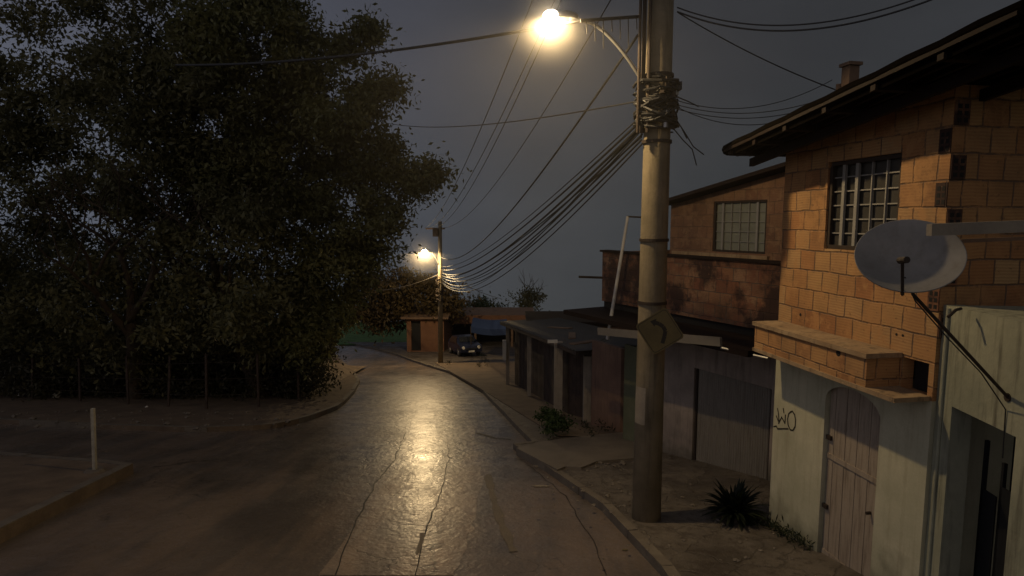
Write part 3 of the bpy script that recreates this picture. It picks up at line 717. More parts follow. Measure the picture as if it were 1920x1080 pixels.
# upper storey
off = .85
t0, _ = s3(1500, 400, off); t1, _ = s3(1258, 400, off); t0 -= 1.5
zl = s3(1262, 382, off)[1]; zr = s3(1478, 318, off)[1]; sa = s3(1262, 382, off)[0]; sb = s3(1478, 318, off)[0]
zf3 = lambda s: zl + (zr - zl) * (s - sa) / (sb - sa)
x0 = s3(1437, 420, off)[0]; x1 = s3(1337, 420, off)[0]; xz0 = s3(1385, 474, off)[1]; xz1 = s3(1385, 376, off)[1]
P3 = A2 + in3 * off
mb = MB(); wall(mb, P3 + u3 * t0, u3, t1 - t0, lambda s: .74, lambda s: zf3(s + t0) - .02, .15, [(x0 - t0, x1 - t0, xz0, xz1)], in3)
wall(mb, P3 + u3 * t1 + in3 * .15, in3, 4, lambda s: .74, lambda s: zf3(t1) - .02, .15, [], -u3)
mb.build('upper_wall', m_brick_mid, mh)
grille(mh, P3 + in3 * .04, u3, out3, x0 + .02, x1 - .02, xz0 + .02, xz1 - .02, 6, 5, m_rust, m_panelit, heavy=(1, 5))
mb = MB(); q = P3 + u3 * (x0 - .1) + out3 * .07; mb.frame_box((q.x, q.y, xz0 - .10), u3 * (x1 - x0 + 1.2), in3 * .068, (0, 0, .07)); mb.build('window_sill', m_conc, mh)
mb = MB(); q0 = P3 + u3 * (t1 + .12) + out3 * .35; q1 = P3 + u3 * t0 + out3 * .35
a = Vector((q0.x, q0.y, zf3(t1 + .12))); b = Vector((q1.x, q1.y, zf3(t0))); mb.frame_box(a, b - a, in3 * 4.6, (0, 0, .07)); mb.build('roof', m_tile, mh)
# ------------------------------------------------------------------ white antenna mast
q = at(1143, 612, 13.2); top = at(1177, 406, 13.2)
am = thing('antenna_mast', 'thin white mast leaning right beside the stained block parapet', 'mast', q)
MB().tube([q + (q - top) * .12, top], [.04, .03], 8).build('tube', m_white, am)
MB().tube([top + Vector((-.02, 0, -.0)), at(1215, 408, 13.2)], .018, 6).build('cross_arm', m_rust, am)
q = at(1085, 519, 14.6); o = tag(MB().tube([q, at(1140, 521, 14.5)], .03, 6).build('metal_rod', m_rust), 'short dark metal rod poking left out of the stained parapet', 'rod')
# ------------------------------------------------------------------ small shacks along the pavement
def corr_roof(name, pts, parent, m=m_roofgrey, n=24, amp=.02):
    a, b, c = map(Vector, pts); mb = MB(); nrm = (b - a).cross(c - a).normalized()
    mb.grid(lambda s, t: a + (b - a) * s + (c - a) * t + nrm * amp * math.sin(s * n * 2 * math.pi), n * 6, 1)
    o = mb.build(name, m, parent, smooth=True); md = o.modifiers.new('s', 'SOLIDIFY'); md.thickness = .02; return o
# reddish shack
c0, c1 = G(1162, 815, .1), G(1108, 800, .1)
rs_ = thing('red_shack', 'small red-brown walled shack with a slanting sheet roof beside the power pole', 'shack', (c0.x, c0.y, gz(c0.y)))
du = (c1 - c0); du.z = 0; ln = du.length; du.normalize(); di = Vector((du.y, -du.x, 0)); di = di if di.x > 0 or di.y > 0 else -di
di = Vector((.97, .25, 0))
zt_ = at(1135, 648, c0.y + .4).z
mb = MB(); wall(mb, Vector((c0.x, c0.y, 0)), du, ln, lambda s: gz(c0.y) - .5, lambda s: zt_, .12, [], di)
wall(mb, Vector((c0.x, c0.y, 0)) + di * .12, di, 2.4, lambda s: gz(c0.y) - .5, lambda s: zt_ - .25 - .12 * s, .12, [], du)
mb.build('wall', m_redwall, rs_)
a = at(1128, 636, 16.5); b = at(1215, 700, 12.9); 
corr_roof('roof', (at(1120, 640, 17.0), at(1212, 706, 13.3), at(1150, 622, 19.5)), rs_, m_roofgrey, 16)
# green side panel wall between shack and middle house
s_a, _ = s3(1200, 780); s_b, _ = s3(1166, 780)
mb = MB(); wall(mb, A2 + u3 * (s_a + .01) + in3 * .05, u3, s_b - s_a, lambda s: -3.3, lambda s: .2, .1, [], in3)
mb.build('side_panel', m_greenwall, mh)
# stalls
sp_px = [(1100, 792), (1046, 778), (992, 744), (952, 722)]
SPt = [G(px, py, .13) for px, py in sp_px]
stall = thing('roadside_stall', 'long low timber stall with posts under a grey corrugated awning', 'stall', (SPt[1].x, SPt[1].y, gz(SPt[1].y)))
tops = [at(1100, 650, SPt[0].y), at(1046, 642, SPt[1].y), at(992, 625, SPt[2].y), at(952, 612, SPt[3].y)]
for i, (a, b) in enumerate(zip(SPt, tops)):
    w = .24 if i in (1,) else (.2 if i == 0 else .15)
    MB().bar((a.x, a.y, a.z - .2), (a.x, a.y, b.z + (.02 if i != 0 else -.25)), w, w * .9).build('post', m_post, stall)
din = Vector((.98, .2, 0))
mb = MB()
for (a, b, ta, tb2) in zip(SPt, SPt[1:], tops, tops[1:]):
    P0 = a + din * .3; P1 = b + din * .3
    v = P1 - P0; v.z = 0; n = 7
    for i in range(n):
        s = P0 + (P1 - P0) * (i / n); e_ = P0 + (P1 - P0) * ((i + .93) / n)
        zt2 = ta.z + (tb2.z - ta.z) * i / n - .02
        mb.frame_box((s.x, s.y, min(a.z, b.z) - .5), Vector((e_.x - s.x, e_.y - s.y, 0)), din * .03, (0, 0, zt2 - (min(a.z, b.z) - .5)))
mb.build('plank_wall', m_darkwood, stall)
a, b = tops[0] + Vector((-.35, -.6, 0)), tops[3] + Vector((-.35, .8, .05)); c = a + din * 2.6 + Vector((0, 0, .10))
corr_roof('awning', (a, b, c), stall, m_roofgrey, 40)
MB().bar(a + Vector((.03, 0, -.06)), b + Vector((.03, 0, -.06)), .05, .10).build('fascia', m_darkwood, stall)
mb = MB(); q = SPt[3] + Vector((-.14, -.1, 1.55)); mb.box(q, (.16, .2, .85)); mb.build('meter_box', m_white, stall)
q = at(1036, 640, SPt[1].y - .45); mb = MB(); mb.box(q, (.28, .05, .09)); mb.build('sign_plate', m_white, stall)
for (sa_, ta_, ln_, an_, lb_) in ((.30, .35, 1.6, .3, 'long loose board lying on the stall awning near its tall post'), (.55, .5, 1.1, -.5, 'short loose board lying across the middle of the stall awning'), (.12, .25, .9, 1.2, 'small warped board at the near end of the stall awning')):
    pm = a + (b - a) * sa_ + (c - a) * ta_ + Vector((0, 0, .05)); dv = ((b - a).normalized() * math.cos(an_) + (c - a).normalized() * math.sin(an_)) * ln_ / 2
    tag(MB().bar(pm - dv, pm + dv, .22, .03).build('loose_board', m_wood), lb_, 'board')
# low roofs behind the stalls
q = at(1085, 590, 26)
lr = thing('low_house', 'low dark-roofed house behind the roadside stall roof', 'house', (q.x, q.y, gz(q.y)))
def simple_house(parent, px0, px1, pyt, y, depth, mw, mr, over=.3, rise=.0, win=()):
    a, b = at(px0, pyt, y), at(px1, pyt, y); zb = gz(y) - .8
    mb = MB(); wall(mb, Vector((a.x, a.y, 0)), Vector((1, 0, 0)), b.x - a.x, lambda s: zb, lambda s: a.z, .2, [(w[0], w[1], a.z - w[2], a.z - w[3]) for w in win], Vector((0, 1, 0)))
    for X, n in ((a.x, 1), (b.x - .2, 1)): mb.frame_box((X, a.y + .2, zb), (.2, 0, 0), (0, depth, 0), (0, 0, a.z - zb))
    mb.build('wall', mw, parent)
    mb = MB(); mb.frame_box((a.x - over, a.y - over, a.z), (b.x - a.x + 2 * over, 0, 0), (0, depth + over, rise), (0, 0, .14)); mb.build('roof', mr, parent)
    return a, b
simple_house(lr, 1000, 1200, 608, 26, 2.6, m_redwall, m_tile, .3, .05)
q = at(800, 600, 47)
fh = thing('corner_house', 'low orange-rendered corner house behind the far street lamp', 'house', (q.x, q.y, gz(q.y)))
a, b = simple_house(fh, 762, 832, 597, 47.5, 6, m_orange, m_wood, .4, .3, win=[(.35, 1.1, 2.6, .2)])
mb = MB(); mb.box((a.x + .72, a.y + .35, a.z - 1.4), (.9, .1, 2.6)); mb.build('dark_door', m_black, fh)
q = at(880, 600, 50)
gh = thing('garage_house', 'long low house with orange fascia and dark open carport', 'house', (q.x, q.y, gz(q.y)))
a = at(822, 600, 52); b = at(960, 600, 52)
mb = MB(); mb.frame_box((a.x, a.y + 5, gz(52) - .5), (b.x - a.x + 2, 0, 0), (0, .2, 0), (0, 0, a.z - gz(52) + .5)); mb.build('back_wall', m_dark, gh)
mb = MB(); mb.frame_box((a.x, a.y, a.z - .35), (b.x - a.x + 2, 0, 0), (0, .15, 0), (0, 0, .75)); mb.build('fascia', m_orange, gh)
mb = MB(); mb.frame_box((a.x, a.y + .16, a.z + .05), (b.x - a.x + 2, 0, 0), (0, 5, .2), (0, 0, .12)); mb.build('roof', m_wood, gh)
for X in (a.x + .1, (a.x + b.x) / 2, b.x): MB().bar((X, a.y + .08, gz(52) - .4), (X, a.y + .08, a.z - .35), .2).build('pillar', m_wood, gh)
a = at(883, 612, 44); b = at(950, 616, 42)
bc = thing('blue_canopy', 'blue tarpaulin canopy beside the parked car', 'canopy', (a.x, a.y, gz(44)))
mb = MB(); mb.grid(lambda s, t: a.lerp(b, s) + Vector((0, 2.6 * t, .25 * t - .12 * math.sin(s * math.pi))), 10, 4)
for s in range(10): pass
mb.grid(lambda s, t: a.lerp(b, s) + Vector((0, 0, -.45 * t - .12 * math.sin(s * math.pi))), 10, 2); mb.build('tarpaulin', m_blue, bc, smooth=True)
for k in (0, 1):
    p = a.lerp(b, k); MB().tube([(p.x, p.y + .02, gz(p.y) - .1), (p.x, p.y + .02, p.z)], .04, 6).build('post', m_rust, bc)
# ------------------------------------------------------------------ parked car
def car(px, py, rz):
    g = G(px, py, .15); o = thing('parked_car', 'dark blue hatchback parked under cover behind the far lamp pole', 'car', (0, 0, 0))
    # profile extruded with tumblehome; nose towards -y
    Pf = [(-1.9, .35), (-1.95, .62), (-1.8, .80), (-1.0, .95), (-.45, 1.38), (.3, 1.47), (1.2, 1.42), (1.75, 1.0), (1.88, .8), (1.86, .35)]
    mb = MB(); secs = []
    for x, k in ((-.80, .0), (-.78, 1), (.78, 1), (.80, 0)):
        secs.append(None)
    def ring(sx): return [(sx * (.80 if z < 1.0 else .80 - (z - .95) * .45), y, z) for y, z in Pf]
    Lr, Rr = ring(-1), ring(1); n = len(Pf)
    for i in range(n):
        j = (i + 1) % n; mb.face([Lr[i], Lr[j], Rr[j], Rr[i]])
    mb.face(Rr); mb.face(Lr[::-1]); mb.build('body', m_carblue, o, bevel=.04)
    wn = MB()
    wn.face([(-.60, -.93, 1.02), (.60, -.93, 1.02), (.52, -.50, 1.36), (-.52, -.50, 1.36)][::1]); wn.v = [(x, y - .02, z + .02) for x, y, z in wn.v]
    wn.build('windscreen', m_glassd, o)
    for sx in (-1, 1):
        m2 = MB(); m2.face([(sx * .80, -.8, 1.0), (sx * .80, 1.3, 1.0), (sx * .64, 1.1, 1.36), (sx * .64, -.4, 1.36)]); m2.v = [(x + sx * .012, y, z) for x, y, z in m2.v]; m2.build('side_window', m_glassd, o)
        MB().lathe((sx * .58, -1.93, .68), [(0, .02), (.10, .02), (.12, -.05)], 14, (0, -1, 0)).build('headlight', m_white, o)
        for yy in (-1.2, 1.25):
            w = MB().lathe((sx * .70, yy, .31), [(0, .11), (.17, .11), (.20, .09), (.31, .09), (.31, -.09), (0, -.09)], 20, (sx, 0, 0)).build('wheel', m_cable, o, smooth=True)
            MB().lathe((sx * .70, yy, .31), [(0, .125), (.18, .115), (.19, .09)], 12, (sx, 0, 0)).build('rim', m_galv, w)
    mb = MB(); mb.box((0, -1.965, .60), (.8, .03, .12)); mb.build('grille', m_black, o)
    mb = MB(); mb.box((0, -1.97, .42), (.42, .03, .12)); mb.build('number_plate', m_white, o)
    o.location = (g.x, g.y + 1.5, gz(g.y + 1.5) + .14); o.rotation_euler = (math.atan(-.11), 0, rz)
car(868, 668, .35)
# ------------------------------------------------------------------ power poles and lamps
def lamp(parent, base, tipv, P_, bs=1.5, cone=142, glow=10):
    m_l = m_lamp.copy(); [setattr(n.inputs[1], 'default_value', glow) for n in m_l.node_tree.nodes if n.type == 'EMISSION']
    if glow > 20: [setattr(n.inputs[0], 'default_value', (1, .76, .47, 1)) for n in m_l.node_tree.nodes if n.type == 'EMISSION']
    """curved arm from base to head at tip, with lamp head"""
    a = Vector(base); t = Vector(tipv); d = t - a
    pts = [a, a + Vector((d.x * .25, d.y * .25, d.z * .45)), a + Vector((d.x * .5, d.y * .5, d.z * .78)), a + Vector((d.x * .72, d.y * .72, d.z * .97)), t]
    # smooth
    cur = []
    for i in range(len(pts) - 1):
        for k in range(5): cur.append(pts[i].lerp(pts[i + 1], k / 5))
    cur.append(pts[-1])
    for _ in range(3): cur = [cur[0]] + [(cur[i - 1] + cur[i] + cur[i + 1]) / 3 for i in range(1, len(cur) - 1)] + [cur[-1]]
    arm = MB().tube(cur, .024, 10).build('lamp_arm', m_galv, parent, smooth=True)
    h = Vector((d.x, d.y, 0)).normalized()
    hd = MB(); c = t + h * .18
    sx = lambda s: math.sin(math.pi * min(1, max(0, s))) ** .6
    # tapered head shell
    for i in range(10):
        pass
    side = Vector((-h.y, h.x, 0))
    def shell(s, v):
        a_ = math.pi * v; w = .03 + .06 * math.sin(math.pi * (.12 + .8 * s)); hh_ = .035 + .07 * math.sin(math.pi * (.1 + .8 * s))
        return t + h * (-.10 + .34 * s) + side * (w * math.cos(a_)) + Vector((0, 0, hh_ * math.sin(a_)))
    hd.grid(shell, 12, 10); hdo = hd.build('lamp_head', m_galv, parent, smooth=True)
    hdo.modifiers.new('s', 'SOLIDIFY').thickness = .006
    bc_ = t + h * .24 + Vector((0, 0, .12)); bl = MB()
    bl.lathe(bc_ + Vector((0, 0, -.10)), [(0.001, -.125 * bs), (.05 * bs, -.112 * bs), (.09 * bs, -.08 * bs), (.118 * bs, -.03 * bs), (.122 * bs, .02 * bs), (.10 * bs, .06 * bs), (.06 * bs, .085 * bs), (.001, .095 * bs)], 24)
    bl.build('lamp_bowl', m_l, hdo, smooth=True)
    ld = bpy.data.lights.new('street_light', 'SPOT'); ld.energy = P_; ld.color = (1.0, .71, .36); ld.spot_size = math.radians(cone); ld.spot_blend = .09; ld.shadow_soft_size = .07
    lo = bpy.data.objects.new('street_light', ld); COL.objects.link(lo); lo.location = bc_ + Vector((0, 0, -.12))
    lp = bpy.data.lights.new('street_light_glow', 'POINT'); lp.energy = P_ * .035; lp.color = (1.0, .73, .38); lp.shadow_soft_size = .05
    l2 = bpy.data.objects.new('street_light_glow', lp); COL.objects.link(l2); l2.location = bc_ + Vector((0, 0, -.12))
    return bc_ + Vector((0, 0, -.1))
PB = G(1216, 978, .13); PB = Vector((PB.x, PB.y + .15, gz(PB.y + .15)))
pole = thing('power_pole', 'thick concrete power pole on the near pavement with a lit lamp and cable tangle', 'utility pole', PB)
PT = Vector((at(1237, 0, PB.y).x + .02, PB.y, 7.9))
def pole_x(z): return PB.x + (PT.x - PB.x) * (z - PB.z) / (PT.z - PB.z)
MB().tube([(PB.x, PB.y, PB.z - .3), (pole_x(1), PB.y, 1), (pole_x(3.5), PB.y, 3.5), (PT.x, PT.y, PT.z)], [.205, .19, .178, .155], 40).build('shaft', m_pole, pole, smooth=True)
LB = at(1212, 165, PB.y - .05); LT = at(1068, 36, PB.y - .14)
lampc = lamp(pole, LB, LT, 640, .88, 161)
# fittings on the shaft
for z in (1.9, 2.75, 4.05, 4.55, 4.9): MB().lathe((pole_x(z), PB.y, z), [(.182, -.02), (.198, -.02), (.198, .02), (.182, .02)], 28).build('steel_band', m_rust, pole)
cd = MB()
for k, (dx, r) in enumerate(((-.23, .028), (-.29, .02), (-.17, .022))):
    cd.tube([(pole_x(4.2) + dx, PB.y - .12 - .03 * k, 4.15), (pole_x(7.5) + dx, PB.y - .12 - .03 * k, 7.6)], r, 8)
cd.build('conduit', m_rust, pole)
tg = MB(); zc0, zc1 = at(0, 240, PB.y).z, at(0, 152, PB.y).z
for i in range(40):
    pts = []; a0 = rng.uniform(0, 6.28); z0 = rng.uniform(zc0, zc1); tilt = rng.uniform(-.14, .14); rr = rng.uniform(.20, .31)
    for k in range(13):
        a = a0 + k / 12 * rng.uniform(3.5, 6.2); pts.append((pole_x(z0) + rr * math.cos(a) - .02, PB.y + rr * .95 * math.sin(a), z0 + tilt * math.sin(a + a0) + rng.normal() * .015))
    tg.tube(pts, rng.choice([.010, .014, .019]), 6)
tg.build('cable_tangle', m_cable, pole)
for i in range(18):
    bx = MB()
    a = rng.uniform(math.pi * .85, math.pi * 2.0); z = rng.uniform(zc0, zc1); rr = .235
    bx.box((pole_x(z) + rr * math.cos(a), PB.y + rr * math.sin(a), z), (rng.uniform(.03, .08), .05, rng.uniform(.03, .1)), rng.uniform(0, 3)); bx.build('connector', m_galv if i % 3 == 0 else m_rust, pole)
bx = MB(); bx.box((pole_x(5.0) + .20, PB.y - .1, at(0, 165, PB.y).z), (.14, .12, .10)); bx.build('junction_box', m_black, pole); bx = MB(); bx.box((pole_x(4.6) - .24, PB.y - .12, at(0, 180, PB.y).z), (.07, .08, .22)); bx.build('junction_box', m_black, pole)
# loose wire ends to the right
lw = MB()
for (pts) in ([(1262, 215), (1285, 250), (1300, 275), (1320, 290)], [(1262, 240), (1280, 262), (1298, 280), (1306, 310)], [(1265, 180), (1290, 190), (1310, 200)], [(1264, 228), (1276, 236), (1288, 260)]):
    lw.tube([at(x, y, PB.y - .05) for x, y in pts], .008, 5)
lw.build('loose_wire', m_cable, pole)
# crossarm rack high up, with hanging insulators
r0, r1 = at(1088, 39, PB.y - .3), at(1200, 31, PB.y - .1)
MB().bar(r0, r1, .03, .035).build('cable_rack', m_cable, pole)
mb = MB()
for k in range(7):
    p = r0.lerp(r1, .1 + k * .14); mb.tube([p, p + Vector((.01, 0, -.16 - .1 * (k % 3)))], .007, 5)
mb.build('hanger', m_cable, pole)
mb = MB(); mb.bar((PT.x - 1.1, PT.y - .25, 7.45), (PT.x + 1.1, PT.y - .15, 7.45), .09, .11); mb.build('crossarm', m_wood, pole)
# painted patches and bill on the lower shaft
mb = MB()
def shaft_patch(mb, z0, z1, a0, a1, ro=.004):
    n = 8
    for k in range(n):
        A_, B2 = a0 + (a1 - a0) * k / n, a0 + (a1 - a0) * (k + 1) / n; P = []
        for (a, z) in ((A_, z0), (B2, z0), (B2, z1), (A_, z1)):
            r = .205 - (z - PB.z) * .0052 + ro; P.append((pole_x(z) + r * math.cos(a), PB.y + r * math.sin(a), z))
        mb.face(P)
shaft_patch(mb, at(0, 790, PB.y).z, at(0, 722, PB.y).z, math.pi * 1.02, math.pi * 1.34); mb.build('poster', m_beam, pole)
# road sign: yellow diamond with a curved arrow
sc_ = at(1237, 621, PB.y - .30); sg = thing('warning_sign', 'faded yellow diamond road sign with a black bend arrow strapped to the near pole', 'road sign', sc_)
fw = Vector((-.10, -.99, .02)).normalized(); rt = Vector((0, 0, 1)).cross(fw).normalized() * -1; rt = Vector((fw.y * -1, fw.x, 0)).normalized(); upv = rt.cross(-fw).normalized() * 1
if upv.z < 0: upv = -upv
rotd = math.radians(-12)
def sgp(x, y, k=0):
    c, s = math.cos(rotd), math.sin(rotd); return sc_ + rt * (x * c - y * s) + upv * (x * s + y * c) + fw * k
hs = .335
def rounded(hs, r=.05, n=5):
    P = []
    for k in range(4):
        a = math.pi / 2 * k; cx, cy = math.cos(a) * (hs - r * 1.41), math.sin(a) * (hs - r * 1.41)
        for j in range(n + 1):
            b = a - math.pi / 4 + math.pi / 2 * j / n; P.append((cx + r * math.cos(b), cy + r * math.sin(b)))
    return P
mb = MB(); P = rounded(hs); fr = [sgp(x, y, .002) for x, y in P]; bk = [sgp(x, y, -.002) for x, y in P]
mb.face(fr); mb.face(bk[::-1])
for k in range(len(P)): mb.face([bk[k], bk[(k + 1) % len(P)], fr[(k + 1) % len(P)], fr[k]])
mb.build('plate', m_yellow, sg)
mb = MB(); Pi = rounded(hs * .90, .04); Po = rounded(hs * .93, .045)
for k in range(len(Pi)):
    j = (k + 1) % len(Pi); mb.face([sgp(*Po[k], .004), sgp(*Po[j], .004), sgp(*Pi[j], .004), sgp(*Pi[k], .004)])
mb.build('border', m_spray, sg)
rotd_b = rotd; mb = MB(); arc = [(.07, -.15), (.075, -.05), (.07, .02), (.03, .07), (-.03, .095), (-.09, .10)]
for a, b in zip(arc, arc[1:]):
    d = Vector((b[0] - a[0], b[1] - a[1])); n = Vector((-d.y, d.x)).normalized() * .026
    mb.face([sgp(a[0] - n.x, a[1] - n.y, .005), sgp(b[0] - n.x, b[1] - n.y, .005), sgp(b[0] + n.x, b[1] + n.y, .005), sgp(a[0] + n.x, a[1] + n.y, .005)])
mb.face([sgp(-.08, .155, .0055), sgp(-.155, .10, .0055), sgp(-.08, .045, .0055)]); mb.build('arrow', m_spray, sg)
mb = MB(); mb.bar(sgp(-.02, .08, -.012), sgp(.06, .08, -.012), .02, .03); mb.tube([sgp(0, .08, -.02), (pole_x(sc_.z), PB.y - .185, sc_.z + .06)], .012, 6); mb.build('bracket', m_galv, sg)
# far pole
FB = G(826, 681, .13); FB = Vector((FB.x, FB.y, gz(FB.y)))
FT = at(825, 415, FB.y)
fp = thing('power_pole', 'distant concrete power pole with a lit lamp at the road bend', 'utility pole', FB)
MB().tube([(FB.x, FB.y, FB.z - .3), (FT.x, FT.y, FT.z)], [.17, .12], 16).build('shaft', m_pole, fp, smooth=True)
lampf = lamp(fp, at(823, 497, FB.y - .1), at(803, 472, FB.y - .4), 1900, 1.25, 176, 42)
mb = MB(); mb.bar((FT.x - .9, FT.y, FT.z - .45), (FT.x + .3, FT.y, FT.z - .45), .09); mb.build('crossarm', m_wood, fp)
mb = MB(); mb.box((FT.x - .28, FT.y - .1, at(0, 436, FB.y).z), (.32, .32, .5)); mb.build('transformer', m_rust, fp)
tg = MB()
for i in range(14):
    z0 = rng.uniform(at(0, 565, FB.y).z, at(0, 500, FB.y).z); a0 = rng.uniform(0, 6)
    tg.tube([(FB.x + .22 * math.cos(a0 + k * .5), FB.y + .22 * math.sin(a0 + k * .5), z0 + .1 * math.sin(k)) for k in range(11)], .03, 5)
tg.build('cable_tangle', m_rust, fp)
# ------------------------------------------------------------------ cables
def cable(a, b, sag, r, group, label, m=m_cable, n=28):
    a, b = Vector(a), Vector(b)
    pts = [a.lerp(b, i / n) - Vector((0, 0, sag * 4 * (i / n) * (1 - i / n))) for i in range(n + 1)]
    o = MB().tube(pts, r * .85, 6).build('power_cable', m); tag(o, label, 'cable', group); return o
NP = lambda z, dx=0, dy=0: Vector((pole_x(z) + dx, PB.y + dy, z))
FP = lambda py, dx=0: Vector((FB.x + dx, FB.y, at(0, py, FB.y).z))
gA = 'low telephone cables sagging between the two poles'; lA = 'black sagging telephone cable from the tangle on the near pole to the far pole'
for i, (zo, py, sag, r, dx) in enumerate(((at(0, 226, PB.y).z, 506, 1.0, .020, -.21), (at(0, 236, PB.y).z, 512, 1.25, .024, -.22), (at(0, 240, PB.y).z, 516, 1.45, .02, -.20), (at(0, 252, PB.y).z, 520, 1.5, .017, -.2), (at(0, 262, PB.y).z, 524, 1.7, .017, -.2), (at(0, 270, PB.y).z, 530, 1.9, .014, -.2), (at(0, 215, PB.y).z, 500, .9, .012, -.2), (at(0, 244, PB.y).z, 508, 2.0, .012, -.21), (at(0, 256, PB.y).z, 518, 1.0, .014, -.2), (at(0, 232, PB.y).z, 528, 1.9, .011, -.22))):
    cable(NP(zo, dx, rng.uniform(-.1, .1)), FP(py, .15), sag * .62, r * 1.1, gA, lA)
gB = 'thin upper wires running to the top of the far pole'; lB = 'thin upper wire dropping past the near lamp to the top of the far pole'
for i, (dx, fx, py, sag) in enumerate(((-1.0, -.85, 424, .9), (-.62, -.6, 426, 1.0), (-.55, -.35, 428, 1.15), (.3, .2, 430, 1.2))):
    cable(Vector((PT.x + dx, PB.y - .2, 7.52)), Vector((FB.x + fx, FB.y, FT.z - .4)), sag, .013, gB, lB)
cable(at(1196, 66, PB.y), FP(482, .1), 1.1, .022, None, 'thick black cable from high on the near pole down to the far pole')
# cables crossing to the left
cable(at(1092, 38, PB.y - .3), at(330, 122, 13), .15, .024, None, 'thick dark cable crossing level from the lamp head into the big trees')
cable(at(1206, 188, PB.y), at(690, 222, 26), .35, .012, None, 'faint thin wire crossing the sky below the lamp toward the trees', m_cable)
# cables to the right
gR = 'pair of drooping wires right of the near pole'; lR = 'one of two parallel drooping wires leaving the near pole to the upper right'
cable(at(1270, 14, PB.y), at(1760, -18, 6.5), .28, .010, gR, lR); cable(at(1270, 22, PB.y), at(1780, -14, 6.4), .30, .012, gR, lR)
cable(at(1272, 24, PB.y), at(1566, 168, 8.2), .06, .009, None, 'straight thin wire sloping from near pole down to the brick house roof')
gS = 'faint service wires to the house roofs'; lS = 'faint slack service wire between the near pole and the brick house roof'
for (y0, x1_, y1_, dd_, sg_) in ((188, 1560, 150, 8.4, .22), (196, 1690, 118, 7.4, .30), (204, 1590, 178, 8.2, .20), (200, 1640, 140, 7.8, .40)):
    cable(at(1268, y0, PB.y), at(x1_, y1_, dd_), sg_, .006, gS, lS)
for (py, x2, y2, yy) in ((505, 940, 560, 47), (514, 700, 545, 48), (540, 870, 590, 47), (508, 905, 545, 47)):
    cable(FP(py), at(x2, y2, yy), .25, .022, 'service wires fanning from the far pole', 'short pale service wire fanning out from the far pole', m_beam, 12)
# ------------------------------------------------------------------ left: marker post, fence, debris
q = G(177, 884, .2); mp = thing('marker_post', 'short thin white marker post standing on the near left verge', 'post', q)
t_ = at(174, 766, q.y); MB().bar(q - Vector((0, 0, .2)), t_, .055, .055).build('post', m_oldwhite, mp, bevel=.01)
MB().lathe(q, [(0, .045), (.15, .04), (.19, -.02)], 10).build('concrete_footing', m_kerb, mp)
fence = thing('wire_fence', 'old wire fence on thin wooden posts along the wooded verge', 'fence', G(300, 765, .13))
fps = [(-30, 742, 660), (60, 748, 672), (150, 752, 672), (240, 758, 668), (315, 762, 668), (387, 766, 664), (485, 762, 664), (560, 752, 668)]
ends = []
for (px, yb, yt) in fps:
    b = G(px, yb, .13); t = at(px + rng.normal() * 2, yt, b.y); ends.append((b, t))
    MB().bar(b - Vector((0, 0, .2)), t, .06, .06).build('fence_post', m_darkwood, fence)
mb = MB()
for (b0, t0_), (b1_, t1_) in zip(ends, ends[1:]):
    for k in (.25, .55, .85): mb.tube([b0.lerp(t0_, k) - Vector((0, .05, 0)), b1_.lerp(t1_, k) - Vector((0, .05, 0))], .008, 4)
mb.build('wire', m_rust, fence)
for (px, py, s, lb) in ((118, 739, .26, 'larger crumpled white bag caught at the fence foot'), (50, 736, .17, 'small white scrap of litter at the fence foot'), (285, 757, .09, 'tiny white paper scrap beside the fence')):
    g = G(px, py + 4, .13); mb = MB()
    mb.grid(lambda a, b: g + Vector((math.cos(a * 6.283) * math.sin(b * 3.14) * s * .6 * (1 + .35 * math.sin(7 * a + 5 * b)), -.3 + math.sin(a * 6.283) * math.sin(b * 3.14) * s * .45, .5 * s + math.cos(b * 3.14) * s * .5 * (1 + .3 * math.sin(9 * a)))), 12, 7)
    tag(mb.build('plastic_bag', m_white, smooth=False), lb, 'litter')
# earth bank at the bend
bc0 = G(600, 715, .13)
mb = MB(); mb.grid(lambda s, t: (lambda x, y: (x, y, gz(y) + .135 + max(0, .75 * math.sin(math.pi * min(1, s)) * math.sin(math.pi * t)) + (rng.normal() * .02 if 0 < s < 1 and 0 < t < 1 else 0)))(bc0.x - 3.4 + 4.6 * s * (1 - .0 * t) - 1.2 * t, bc0.y - 4 + 13 * t), 16, 30)
struct('earth_bank', mb, m_dirt, smooth=True)
# litter / paint flecks near right kerb, stones on pavement
for (px, py, w, h, m, lb) in ((1014, 912, .34, .14, m_beam, 'pale flattened scrap on the road by the right kerb'), (1172, 1032, .10, .06, m_yellow, 'small yellow wrapper lying by the right kerb')):
    g = G(px, py); mb = MB(); P = [(math.cos(a) * w / 2 * rng.uniform(.7, 1.1), math.sin(a) * h / 2 * rng.uniform(.7, 1.1)) for a in np.linspace(0, 6.28, 9)[:-1]]
    mb.face([(g.x + x, g.y + y, gz(g.y + y) + .012) for x, y in P]); tag(mb.build('paper_scrap', m), lb, 'litter')
mb = MB()
def stone(mb, g, s):
    R_ = Matrix.Rotation(rng.uniform(0, 6), 3, 'Z'); v = [Vector(p) * s * rng.uniform(.7, 1.2) for p in ((1, 0, 0), (0, 1, 0), (-1, 0, 0), (0, -1, 0), (0, 0, .7), (0, 0, -.5), (.7, .7, .3), (-.7, .7, .3), (-.7, -.7, .3), (.7, -.7, .3))]
    i = len(mb.v); mb.v += [tuple(g + R_ @ p) for p in v]
    for f in ((6, 4, 0), (0, 4, 9), (9, 4, 3), (3, 4, 8), (8, 4, 2), (2, 4, 7), (7, 4, 1), (1, 4, 6), (0, 5, 6), (6, 5, 1), (1, 5, 7), (7, 5, 2), (2, 5, 8), (8, 5, 3), (3, 5, 9), (9, 5, 0)):
        mb.f.append(tuple(i + k for k in f)); mb.uv.append(None)
